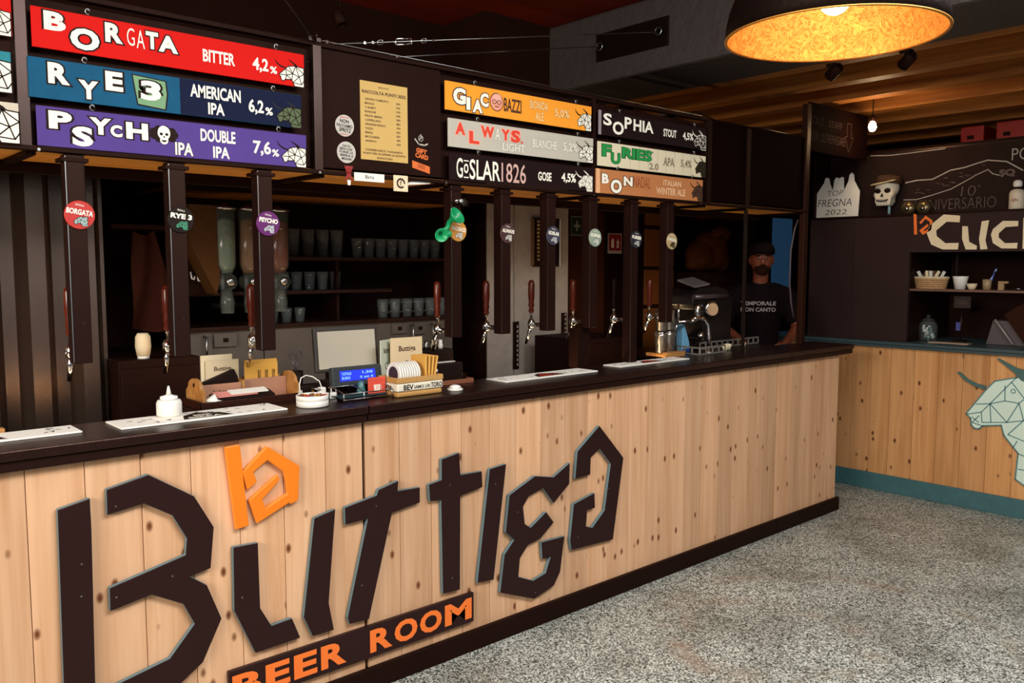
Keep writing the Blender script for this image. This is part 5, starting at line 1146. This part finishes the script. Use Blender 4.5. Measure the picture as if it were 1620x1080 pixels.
P(t, 'plate', B().box(4.90,1.611,1.745,5.06,1.618,1.90), mk('white_border', '#B9A89E', .6)); P(t, 'field', B().box(4.91,1.609,1.768,5.05,1.6108,1.892), mk('sign_red', '#8E1512', .5))
b = B(); O = (4.98,1.6085,1.83); flat(b, O, [(-.045,-.04),(-.015,-.04),(-.015,.015),(-.025,.035),(-.045,.015)]); flat(b, O, [(.012,-.04),(.045,-.04),(.038,-.02),(.045,.0),(.03,.03),(.015,.0),(.022,-.015)]); P(t, 'pictogram', b, INKW)
t = T('pine_locker', 'orange brown wooden shelving behind the eighth column', 'cabinet', (5.3,1.5,FZ))
P(t, 'body', B().box(5.12,1.45,FZ,5.50,1.61,2.30), BLACK)
for z0, z1 in ((1.35,1.62),(1.645,1.935),(1.96,2.28),(1.0,1.32)): P(t, 'door', B().box(5.13,1.435,z0,5.49,1.449,z1), mk('amber_wood_door', '#6E3A0E', .5, var=.2, scale=8), bevel=.003)
for z in (1.60,1.92): P(t, 'rod', B().cyl((5.12,1.43,z+.03),(5.49,1.43,z+.03),.006,n=8), BLACK)
# burlap sack bulging on a dark shelf
t = T('burlap_sack', 'brown burlap sack slumped on a dark shelf at the far right behind the bar', 'sack', (5.74,1.30,1.62)); SK = mk('burlap', '#4E2812', .95, var=.35, scale=25, bump=.5)
b = B(); b.ball((5.66,1.32,1.73),.13,18,(1.0,.8,1.0)); b.ball((5.86,1.34,1.75),.15,18,(1.1,.8,1.0)); b.ball((5.80,1.30,1.85),.12,16,(1.5,.8,.7)); b.ball((5.72,1.33,1.66),.10,14,(2.0,.9,.6)); b.ball((5.95,1.33,1.68),.09,14); o_ = P(t, 'sack', b, SK)
md = o_.modifiers.new('r', 'REMESH'); md.mode = 'VOXEL'; md.voxel_size = .015; md.use_smooth_shade = True
P(t, 'folded_neck', B().tube([(5.70,1.22,1.90),(5.78,1.20,1.93),(5.88,1.22,1.91),(5.93,1.25,1.86)], [.03,.04,.04,.02], 10), SK)
ONE('dark_shelf', 'dark shelf cabinet carrying the burlap sack', 'cabinet', B().box(5.53,1.16,FZ,6.05,1.52,1.60).box(5.55,1.15,.1,6.03,1.16,1.5), BLACK, bevel=.005)
ONE('red_lamp_cap', 'dim red round object on the wall above the sack', 'lamp', B().ball((5.95,1.50,2.08),.06,14,(1.2,1,.8)).cyl((5.95,1.50,2.08),(5.95,1.615,2.08),.02), mk('dim_red', '#7E0E0A', .5))
# doorway with bluish glass and the kitchen side wall
t = S('door_1', B().box(6.85,1.58,FZ,7.62,1.615,2.25), BLACK); P(t, 'door_frame', B().box(6.80,1.565,FZ,6.849,1.615,2.3), DARK_WOOD); P(t, 'door_frame', B().box(7.621,1.565,FZ,7.67,1.615,2.3), DARK_WOOD)
glow = bpy.data.materials.new('dusk_window'); glow.use_nodes = True; nb = glow.node_tree.nodes['Principled BSDF']; nb.inputs['Base Color'].default_value = lin('#22405A'); nb.inputs['Emission Color'].default_value = lin('#2C4E6E'); nb.inputs['Emission Strength'].default_value = .35; nb.inputs['Roughness'].default_value = .2
P(t, 'pane', B().box(7.16,1.570,1.25,7.50,1.579,2.10), glow)
b = B(); b.tube([(5.285,.245,1.96),(5.27,.26,1.90),(5.245,.27,1.75),(5.24,.27,1.55),(5.25,.26,1.40),(5.27,.25,1.30)], .006, 8); ONE('hanging_hose', 'curved grey cable hanging beside the end post', 'cable', b, mk('hose_grey', '#4A3C3C', .4))

# ------------------------------------------------------------------ kitchen booth at the right
kb = T('kitchen_booth', 'black boarded kitchen booth with serving hatch standing on the right counter', 'booth', (6.5,-1.5,1.1))
BOOTH = mk('booth_black', '#2A1D1D', .6, var=.15, scale=4, bump=.05, spec=.3)
P(kb, 'front_panel', B().box(6.20,.305,1.101,6.225,.66,2.005), BOOTH, bevel=.001); P(kb, 'front_panel', B().box(6.198,-.115,1.101,6.225,.302,2.005), BOOTH, bevel=.001)
P(kb, 'header_panel', B().box(6.192,-2.5,1.745,6.225,-.117,2.008), BOOTH, bevel=.001)
P(kb, 'ledge', B().box(6.195,-2.5,2.009,6.42,.66,2.022), BLACK); P(kb, 'shelf_board', B().box(6.21,-2.5,1.470,6.58,-.118,1.486), mk('shelf_brown', '#6A4A3C', .4, var=.15), bevel=.002)
P(kb, 'side_wall', B().box(6.226,-.118,1.101,6.95,-.100,2.005), BLACK); P(kb, 'back_wall', B().box(6.951,-2.5,1.101,6.97,.66,2.4), BLACK); P(kb, 'partition', B().box(6.59,-.30,1.487,6.60,-.285,2.0), DSTEEL)
P(kb, 'return_wall', B().box(6.226,.645,1.101,6.97,.66,2.5), BLACK)
# painted sign on the header
t = T('cucina_sign', 'black header board lettered la CUCINA in orange and cream', 'sign', (6.19,-1.0,1.75)); O = (6.190,0,0)
KC = mk('cream_letter', '#E8D2AC', .5, var=.03)
K_l=[(-0.136,2.019),(-0.156,2.012),(-0.166,1.873),(-0.145,1.871)]; K_a=[(-0.173,1.955),(-0.219,2.005),(-0.268,1.966),(-0.262,1.897),(-0.195,1.872),(-0.179,1.915),(-0.24,1.952),(-0.246,1.927),(-0.204,1.904),(-0.237,1.908),(-0.255,1.937),(-0.25,1.961),(-0.22,1.982),(-0.188,1.939)]
K_a=[(-0.178,1.955),(-0.219,2.003),(-0.268,1.966),(-0.262,1.90),(-0.205,1.868),(-0.180,1.900),(-0.236,1.945),(-0.240,1.925),(-0.208,1.902),(-0.215,1.893),(-0.250,1.915),(-0.250,1.958),(-0.219,1.980),(-0.190,1.945)]
K_C=[(-0.342,2.005),(-0.449,1.992),(-0.448,1.947),(-0.363,1.954),(-0.295,1.896),(-0.3,1.857),(-0.36,1.807),(-0.448,1.807),(-0.445,1.762),(-0.343,1.764),(-0.266,1.799),(-0.232,1.879),(-0.251,1.932)]
K_u1=[(-0.467,1.92),(-0.502,1.918),(-0.515,1.813),(-0.566,1.784),(-0.564,1.76),(-0.495,1.761),(-0.469,1.834)]; K_u2=[(-0.589,1.948),(-0.634,1.954),(-0.617,1.821),(-0.633,1.762),(-0.589,1.76),(-0.577,1.831)]
K_c2=[(-0.719,1.946),(-0.811,1.942),(-0.811,1.908),(-0.737,1.905),(-0.697,1.865),(-0.698,1.837),(-0.738,1.799),(-0.813,1.8),(-0.811,1.763),(-0.719,1.765),(-0.665,1.801),(-0.65,1.857),(-0.661,1.894)]; K_I=[(-0.84,1.961),(-0.875,1.96),(-0.877,1.76),(-0.844,1.761)]
K_n=[(-.90,1.761),(-.90,1.95),(-.935,1.95),(-1.0,1.83),(-1.0,1.95),(-1.03,1.95),(-1.03,1.761),(-1.0,1.761),(-.935,1.87),(-.935,1.761)]; K_aa=[(-1.06,1.761),(-1.13,1.96),(-1.16,1.96),(-1.23,1.761),(-1.19,1.761),(-1.175,1.80),(-1.11,1.80),(-1.10,1.761)]
for pp, m in ((K_l,ORANGE2),(K_a,ORANGE2),(K_C,KC),(K_u1,KC),(K_u2,KC),(K_c2,KC),(K_I,KC),(K_n,KC),(K_aa,KC)):
    b = B(); b.prism(lp(pp), (6.1915,0,0), (0,-1,0), (0,0,1), .004); P(t, 'letter', b, m)
# chalkboard
t = T('chalkboard', 'long chalkboard above the kitchen hatch with chalk drawing and lettering', 'chalkboard', (6.40,-1.0,2.022))
P(t, 'board', B().box(6.40,-2.5,2.0225,6.425,.62,2.49), mk('chalkboard_black', '#231816', .75, var=.3, scale=5, bump=.05)); O = (6.399,0,0)
P(t, 'top_rail', B().box(6.395,-2.5,2.491,6.43,.30,2.497), DSTEEL)
b = B()
def chalk(pts, w=.008):
    for p, q in zip(pts, pts[1:]): seg(b, O, (-p[0],p[1]), (-q[0],q[1]), w, LEFTF)
chalk([(0.021,2.262),(-0.06,2.274),(-0.169,2.273),(-0.292,2.328),(-0.386,2.339),(-0.467,2.361),(-0.534,2.376),(-0.654,2.356),(-0.756,2.289)])
chalk([(0.031,2.137),(-0.065,2.135),(-0.164,2.158),(-0.298,2.194),(-0.39,2.241),(-0.471,2.284),(-0.537,2.312),(-0.57,2.281),(-0.633,2.259)], .006)
chalk([(0.295,2.485),(0.155,2.474),(0.02,2.476),(-0.101,2.480),(-0.247,2.483)], .006)
fit(b, 'POST', O, .684, .90, 2.36, 2.44, LEFTF, off=-.01)
P(t, 'drawing', b, CHALK)
b = B(); fit(b, '10', O, .368, .462, 2.140, 2.210, LEFTF, off=-.02, lift=.0004, skew=.1); disc(b, O, .485, 2.205, .006, pl=LEFTF, n=8)
fit(b, 'ANNIVERSARIO', O, .03, .600, 2.052, 2.128, LEFTF, off=-.02, lift=.0004); fit(b, 'SQ', O, .610, .71, 2.252, 2.305, LEFTF, off=.05, lift=.0004)
random.seed(9)
for k in range(26):
    u_ = random.random(); y_ = .0-.5*u_; z_ = 2.16+.14*u_+random.uniform(-.01,.05)
    seg(b, O, (-y_,z_), (-y_+.02,z_+random.uniform(-.01,.012)), .004, LEFTF)
P(t, 'lettering', b, CHALKD)
# things on the ledge
LZ = 2.0225
t = T('crown_card', 'white card cut like three beer bottles reading TOP FREGNA 2022', 'card', (6.25,.48,LZ))
cp = [(-.650,LZ),(-.308,LZ),(-.300,LZ+.19),(-.345,LZ+.27),(-.350,LZ+.315),(-.368,LZ+.332),(-.385,LZ+.315),(-.392,LZ+.27),(-.425,LZ+.20),(-.430,LZ+.30),(-.445,LZ+.305),(-.465,LZ+.295),(-.490,LZ+.305),(-.505,LZ+.285),(-.515,LZ+.205),(-.540,LZ+.26),(-.548,LZ+.30),(-.566,LZ+.31),(-.582,LZ+.30),(-.588,LZ+.27),(-.645,LZ+.19)]
b = B(); b.prism(cp, (6.262,0,0), (0,-1,0), (0,0,1), .006); P(t, 'card', b, PAPER)
b = B(); b.prism([(-.675,LZ),(-.652,LZ),(-.652,LZ+.15),(-.675,LZ+.14)], (6.280,0,0), (0,-1,0), (0,0,1), .006); P(t, 'rear_flap', b, mk('grey_paper', '#9C8F86', .7))
b = B(); O = (6.2555,0,0); fit(b, 'TOP', O, -.565, -.435, LZ+.165, LZ+.205, LEFTF, off=-.015, skew=.2); fit(b, 'FREGNA', O, -.635, -.36, LZ+.085, LZ+.14, LEFTF, off=-.01, skew=.15); fit(b, '2022', O, -.575, -.40, LZ+.022, LZ+.06, LEFTF, off=-.01, skew=.2); P(t, 'lettering', b, INKK)
t = T('skull_head', 'white skull with a brimmed cap on a small stand above the booth', 'skull', (6.30,.118,LZ)); bone = mk('bone_white', '#DDD0B8', .5, var=.1); cx_ = Vector((6.31,.116,LZ))
o_ = P(t, 'skull', B().ball(cx_+Vector((0,0,.205)), .085, 20, (1,1.0,1.0)).obox(cx_+Vector((-.03,0,.125)), (.09,.115,.07)).obox(cx_+Vector((-.035,0,.085)), (.07,.10,.03)).ball(cx_+Vector((-.05,.05,.15)),.028,10).ball(cx_+Vector((-.05,-.05,.15)),.028,10), bone)
md = o_.modifiers.new('r', 'REMESH'); md.mode = 'VOXEL'; md.voxel_size = .007; md.use_smooth_shade = True
sm = o_.modifiers.new('s', 'SMOOTH'); sm.iterations = 4
for s_ in (-1, 1): P(t, 'eye_socket', B().ball(cx_+Vector((-.074,s_*.034,.178)), .021, 12, (.6,1.15,.9)), INKK)
P(t, 'nose_hole', B().prism([(-.012,-.012),(.012,-.012),(.0,.018)], cx_+Vector((-.083,0,.145)), (0,-1,0), (0,0,1), .004), INKK)
b = B(); 
for k in range(8): b.tube([cx_+Vector((-.0835+.004*abs(k-4)/2,.044-.011*k,.112-.010*(1-((k-4)/4)**2))), cx_+Vector((-.0835+.004*abs(k-3)/2,.044-.011*(k+1),.112-.010*(1-((k-3)/4)**2)))], .004, 6)
for k in range(7): b.cyl(cx_+Vector((-.084,.036-.012*k,.092)), cx_+Vector((-.084,.036-.012*k,.118)), .0018, n=5)
P(t, 'mouth', b, INKK)
P(t, 'cap_crown', B().lathe(cx_+Vector((.0,-.01,.235)), [(.088,0),(.090,.03),(.075,.055),(.0005,.065)], 20, (0,-.1,1)), mk('cap_dark', '#4A3428', .8)); P(t, 'cap_brim', B().lathe(cx_+Vector((-.03,.01,.240)), [(.0005,.0),(.09,.0),(.10,.004),(.09,.01),(.0005,.012)], 24, (-.2,.15,1)), mk('cap_brim', '#C9B48C', .7, var=.1))
P(t, 'stand_rod', B().cyl(cx_+Vector((0,-.02,.0)), cx_+Vector((0,-.02,.09)), .010, n=10), mk('pale_teal_rod', '#8FB0B4', .4)); P(t, 'stand_foot', B().box(cx_.x-.03,cx_.y-.04,LZ,cx_.x+.03,cx_.y+.03,LZ+.008), BLACK)
for k, (y_, lab) in enumerate(((-.055,'left of two round brass bells on the ledge beside the skull'),(-.165,'right of two round brass bells on the ledge beside the skull'))):
    t = T('round_bell', lab, 'bell', (6.29,y_,LZ)); P(t, 'bowl', B().lathe((6.29,y_,LZ+.045), [(.020,.035),(.045,.02),(.056,.0),(.050,-.004),(.03,.0),(.012,-.006),(.0005,-.008)], 22, (-1,0,.1)), mk('old_brass', '#7A6A4C', .3, metal=.8, var=.4, scale=50)); P(t, 'clapper', B().ball((6.25,y_-.005,LZ+.038),.016,10), CHROME); P(t, 'foot', B().box(6.275,y_-.03,LZ,6.32,y_+.03,LZ+.012), BLACK)
t = T('white_bottle', 'stout white-labelled bottle on the ledge at the right edge', 'bottle', (6.29,-.755,LZ)); P(t, 'body', B().lathe((6.29,-.765,LZ), [(.045,0),(.048,.006),(.048,.105),(.040,.125),(.018,.135)], 20), mk('label_white', '#D9C8AE', .5, var=.15, scale=40)); P(t, 'neck', B().lathe((6.29,-.765,LZ+.1355), [(.018,0),(.018,.012)], 14), INKK); P(t, 'stopper', B().lathe((6.29,-.765,LZ+.148), [(.022,0),(.028,.012),(.026,.035),(.014,.045)], 16), WHITE)
b = B(); fit(b, 'GIN', (6.241,-.765,LZ), -.02, .02, .05, .07, LEFTF, off=.02); P(t, 'lettering', b, mk('rust_ink', '#8A2A12', .6))
for k, (y0, y1, z1, lab) in enumerate(((-.215,-.045,2.74,'left dull red crate on the roof of the booth'),(-.60,-.305,2.75,'wider dull red crate on the roof of the booth'))):
    t = T('red_crate', lab, 'crate', (7.3,(y0+y1)/2,2.50)); P(t, 'crate', B().box(7.2,y0,2.5205,7.5,y1,z1), mk('crate_red', '#A5120C', .5, var=.1), bevel=.006); P(t, 'hand_hole', B().box(7.196,y1-.10,2.64,7.199,y1-.05,2.67), BLACK)
P(kb, 'roof', B().box(6.43,-2.5,2.501,7.9,.66,2.52), BLACK)
# things on the hatch shelf and worktop
t = T('wicker_basket', 'tan wicker basket of wrapped cutlery at the left of the hatch shelf', 'basket', (6.33,-.22,1.4865)); WK = mk('wicker', '#B98F60', .7, var=.5, scale=60, bump=.8)
b = B()
for j in range(5):
    w_, h_ = .098+.004*j, .062+.003*j; z = 1.492+.0155*j
    pts = [(6.34+h_*math.cos(a)*1.0, -.215+w_*math.sin(a), z) for a in [2*PI*k/24 for k in range(25)]]; b.tube(pts, .0085, 6)
P(t, 'body', b, WK, kind='stuff'); P(t, 'liner', B().lathe((6.34,-.215,1.487), [(.055,0),(.062,.06),(.05,.055),(.0005,.05)], 20), WK); b = B(); b.tube([(6.34+.078*math.cos(a), -.215+.116*math.sin(a), 1.566) for a in [2*PI*k/24 for k in range(25)]], .009, 6); P(t, 'rim', b, mk('wicker_pale', '#D9C09A', .7, var=.3, scale=60))
random.seed(2)
for k in range(7):
    y_ = -.29+.025*k; b = B(); b.obox((6.33+random.uniform(-.02,.02), y_, 1.585), (.012,.02,.06), (random.uniform(-.6,.6),random.uniform(-.5,.5),0)); P(t, 'cutlery_wrap', b, (PAPER, CREAM, mk('brown_wrap', '#5A3A28', .7))[k % 3])
t = T('white_pot', 'white ceramic pot beside the wicker basket', 'pot', (6.34,-.42,1.4865)); P(t, 'pot', B().lathe((6.34,-.415,1.4865), [(.035,0),(.048,.075),(.052,.09),(.046,.09),(.040,.07),(.0005,.01)], 20), WHITE)
t = T('cream_bowl', 'small cream bowl beside the white pot', 'bowl', (6.33,-.50,1.4865)); P(t, 'bowl', B().lathe((6.33,-.495,1.4865), [(.022,0),(.036,.04),(.032,.04),(.0005,.008)], 18), CREAM)
t = T('cutlery_jar', 'small jar of cutlery with blue handles on the hatch shelf', 'jar', (6.35,-.60,1.4865)); P(t, 'jar', B().lathe((6.35,-.585,1.4865), [(.026,0),(.030,.07),(.026,.07),(.0005,.005)], 16), mk('jar_tan', '#A58A66', .4, var=.4, scale=70))
for k in range(3): b = B(); y_ = -.585+.012*(k-1); b.cyl((6.35,y_,1.495),(6.35,y_-.03-.012*k,1.60),.004,n=8); b.cyl((6.35,y_-.03-.012*k,1.60),(6.35,y_-.045-.014*k,1.63),.007,n=8); P(t, 'knife_handle', b, (mk('blue_handle', '#5A78D0', .4), mk('blue_handle', '#5A78D0', .4), STEEL)[k])
t = T('wire_clip', 'bent brass receipt clip on the hatch shelf', 'clip', (6.33,-.68,1.4865)); b = B(); b.box(6.32,-.70,1.4865,6.345,-.665,1.53).box(6.32,-.725,1.531,6.345,-.665,1.545); P(t, 'clip', b, mk('clip_brass', '#A5835A', .4))
for k in range(4): b = B(); y_ = -.76-.06*k; b.tube([(6.33,y_,1.492),(6.33,y_-.02,1.498+.006*(k % 2)),(6.33,y_-.045,1.491)], [.004,.006,.003], 6); ONE('spoon', ('first','second','third','fourth')[k]+' small dark spoon from the brass clip on the hatch shelf', 'spoon', b, STEEL)
t = T('glass_jar', 'large glass jar of wrapped sweets at the left of the kitchen worktop', 'jar', (6.45,-.14-.02,1.1005)); jx, jy = 6.42,-.175
P(t, 'glass', B().lathe((jx,jy,1.1005), [(.052,0),(.064,.008),(.066,.10),(.060,.13),(.045,.145),(.042,.145),(.056,.125),(.062,.10),(.060,.01),(.0005,.006)], 24), GLASS); P(t, 'lid', B().lathe((jx,jy,1.2465), [(.044,0),(.046,.01),(.03,.02),(.012,.024),(.016,.04),(.0005,.05)], 20), GLASSB)
for k in range(16): a = random.uniform(0,2*PI); r_ = .038*math.sqrt(random.random()); b = B(); b.obox((jx+r_*math.cos(a),jy+r_*math.sin(a),1.115+.0055*k), (.03,.022,.014), (random.random()*3,random.random()*3,random.random()*3)); P(t, 'sweet', b, (mk('sweet_white', '#E4E6DC', .4), mk('sweet_teal', '#3E6A60', .4), mk('sweet_cream', '#D0D6CC', .4))[k % 3])
t = T('card_reader_stand', 'small dark notice on a thin stand in the hatch', 'stand', (6.55,-.34,1.1005)); P(t, 'foot', B().box(6.51,-.39,1.1005,6.59,-.31,1.108), BLACK); P(t, 'rod', B().cyl((6.55,-.355,1.108),(6.55,-.355,1.345),.005,n=8), DSTEEL); P(t, 'plate', B().box(6.545,-.415,1.345,6.552,-.30,1.43), mk('dim_plate', '#3A2420', .5)); b = B(); fit(b, 'CASSA', (6.5445,-.3575,1.36), -.035,.035,.01,.04, LEFTF); P(t, 'lettering', b, mk('dim_text', '#6E5850', .6)); P(t, 'blue_tag', B().box(6.535,-.355,1.18,6.54,-.325,1.24), mk('violet_tag', '#4A4A86', .5))
t = T('open_notebook', 'open pale notebook lying on the edge of the kitchen worktop', 'notebook', (6.33,-.36,1.1005)); b = B(); b.obox((6.32,-.30,1.1035), (.09,.13,.005), (0,0,.1)); P(t, 'page', b, mk('tan_page', '#B99A7C', .7)); b = B(); b.obox((6.325,-.435,1.1035), (.09,.13,.005), (0,0,.05)); P(t, 'page', b, mk('tan_page', '#B99A7C', .7))
t = T('kitchen_till', 'dark till screen tilted on a grey wedge base in the hatch', 'till', (6.50,-.68,1.1005)); b = B(); b.prism([(.56,0),(.86,0),(.86,.02),(.70,.17),(.60,.17)], (6.45,0,1.1005), (0,-1,0), (0,0,1), -.18); P(t, 'base', b, mk('till_wedge', '#57494A', .45), bevel=.004)
b = B(); b.obox((6.42,-.84,1.26), (.03,.28,.20), (0.95,0,0)); P(t, 'screen', b, mk('till_brown', '#2A120A', .3), bevel=.006); b = B(); b.cyl((6.40,-.63,1.28),(6.40,-.75,1.115),.006,n=8); P(t, 'edge_strip', b, mk('pale_strip', '#9A8E86', .4))

# ------------------------------------------------------------------ the barman
pb0 = Vector((5.57,.71,FZ)); man = T('person', 'man in black cap and black lettered T-shirt leaning over the far end of the bar', 'person', pb0, rotz=math.radians(-52))
SKIN = mk('skin', '#6E3520', .55, var=.06); SHIRT = mk('black_tshirt', '#140E10', .9, var=.15, bump=.2)
def loc(x, y, z): return pb0+Vector((x, y, z-FZ))
def limb(b, pts):
    for (p, r0), (q, r1) in zip(pts, pts[1:]): b.cyl(loc(*p), loc(*q), r0, r1, n=14); b.ball(loc(*q), r1, 12)
    b.ball(loc(*pts[0][0]), pts[0][1], 12)
b = B()
limb(b, [((0,.02,.98),.125),((0,.01,1.15),.13),((0,-.02,1.33),.15),((0,-.05,1.46),.10),((0,-.08,1.53),.055),((0,-.10,1.60),.055)])
b.ball(loc(0,-.125,1.70), .1, 20, (.78,.95,1.18)); b.ball(loc(0,-.175,1.645), .055, 14, (.95,.8,1.0))
b.ball(loc(0,-.222,1.685), .017, 10, (.8,1,1.4)); b.ball(loc(0,-.228,1.672), .014, 10, (1.2,.9,.8)); b.ball(loc(0,-.205,1.722), .02, 10, (2.6,.7,.6))
b.ball(loc(-.080,-.115,1.69), .024, 10, (.5,.8,1.3)); b.ball(loc(.080,-.115,1.69), .024, 10, (.5,.8,1.3))
for s_ in (-1, 1):
    hip = (s_*.10,.03,.94); limb(b, [(hip,.10),((s_*.11,.02,.52),.068),((s_*.11,.05,.10),.045),((s_*.12,-.08,.045),.038)])
    sh_ = (s_*.19,-.03,1.43); el = (s_*.27,-.10,1.20); wr = (s_*.16,-.30,1.10) if s_ > 0 else (s_*.13,-.31,1.10)
    limb(b, [(sh_,.062),(el,.044),(wr,.029)])
    b.ball(loc(wr[0]-s_*.02,wr[1]-.05,wr[2]-.005), .04, 12, (.85,1.15,.5))
    for k in range(4):
        l_ = (.062,.075,.07,.055)[k]; x0 = wr[0]-s_*.02+(k-1.5)*.019; p0 = (x0,wr[1]-.085,wr[2]-.004); limb(b, [(p0,.0095),((x0,p0[1]-l_*.5,p0[2]-.006),.009),((x0,p0[1]-l_*.9,p0[2]-.03),.0075)])
    limb(b, [((wr[0]-s_*.045,wr[1]-.035,wr[2]),.012),((wr[0]-s_*.075,wr[1]-.06,wr[2]-.008),.010),((wr[0]-s_*.08,wr[1]-.09,wr[2]-.018),.0085)])
body = P(man, 'body', b, SKIN)
md = body.modifiers.new('r', 'REMESH'); md.mode = 'VOXEL'; md.voxel_size = .007; md.use_smooth_shade = True
sm = body.modifiers.new('s', 'SMOOTH'); sm.iterations = 3
b = B(); limb(b, [((0,.02,.90),.150),((0,.01,1.12),.152),((0,-.02,1.33),.168),((0,-.045,1.45),.115),((0,-.065,1.49),.078)])
for s_ in (-1, 1): limb(b, [((s_*.10,-.03,1.43),.10),((s_*.19,-.03,1.42),.078),((s_*.245,-.075,1.27),.068)])
tsh = P(man, 't_shirt', b, SHIRT); md = tsh.modifiers.new('r', 'REMESH'); md.mode = 'VOXEL'; md.voxel_size = .010; md.use_smooth_shade = True; sm = tsh.modifiers.new('s', 'SMOOTH'); sm.iterations = 5
b = B(); limb(b, [((-.10,.03,.93),.125),((.10,.03,.93),.125)])
for s_ in (-1, 1): limb(b, [((s_*.10,.03,.90),.120),((s_*.11,.02,.52),.086),((s_*.11,.05,.10),.066)])
tr = P(man, 'trousers', b, mk('dark_trousers', '#15110F', .85)); md = tr.modifiers.new('r', 'REMESH'); md.mode = 'VOXEL'; md.voxel_size = .012; md.use_smooth_shade = True
for s_ in (-1, 1): P(man, 'shoe', B().ball(loc(s_*.12,-.05,.05), .06, 14, (.8,2.0,.85)), BLACK)
P(man, 'cap', B().lathe(loc(0,-.115,1.735), [(.092,0),(.094,.03),(.080,.065),(.045,.085),(.0005,.09)], 22, (0,-.12,1)), mk('cap_black', '#120C0C', .85)); b = B(); b.ball(loc(0,-.215,1.742), .07, 16, (1.05,1.0,.12)); P(man, 'cap_visor', b, mk('cap_black', '#120C0C', .85))
b = B(); b.ball(loc(0,-.180,1.625), .052, 14, (1.08,.9,.85)); b.ball(loc(0,-.225,1.653), .012, 8, (2.2,.6,.5)); P(man, 'beard', b, mk('beard_dark', '#24120C', .95, bump=.5))
for s_ in (-1, 1):
    P(man, 'eye', B().ball(loc(s_*.030,-.212,1.700), .009, 10), mk('eye_shade', '#6E5A50', .5)); P(man, 'iris', B().ball(loc(s_*.030,-.2215,1.699), .0045, 8), INKK); P(man, 'eyebrow', B().ball(loc(s_*.032,-.219,1.722), .012, 8, (1.6,.4,.4)), mk('beard_dark', '#24120C', .95, bump=.5))
b = B(); O = loc(0,-.201,1.32); fit(b, 'TEMPORALE', O, -.145, .10, .045, .075, off=.03, lift=.0); fit(b, 'NON CANTO', O, -.145, .10, .0, .030, off=.03)
P(man, 'lettering', b, mk('shirt_print', '#8E8280', .7))
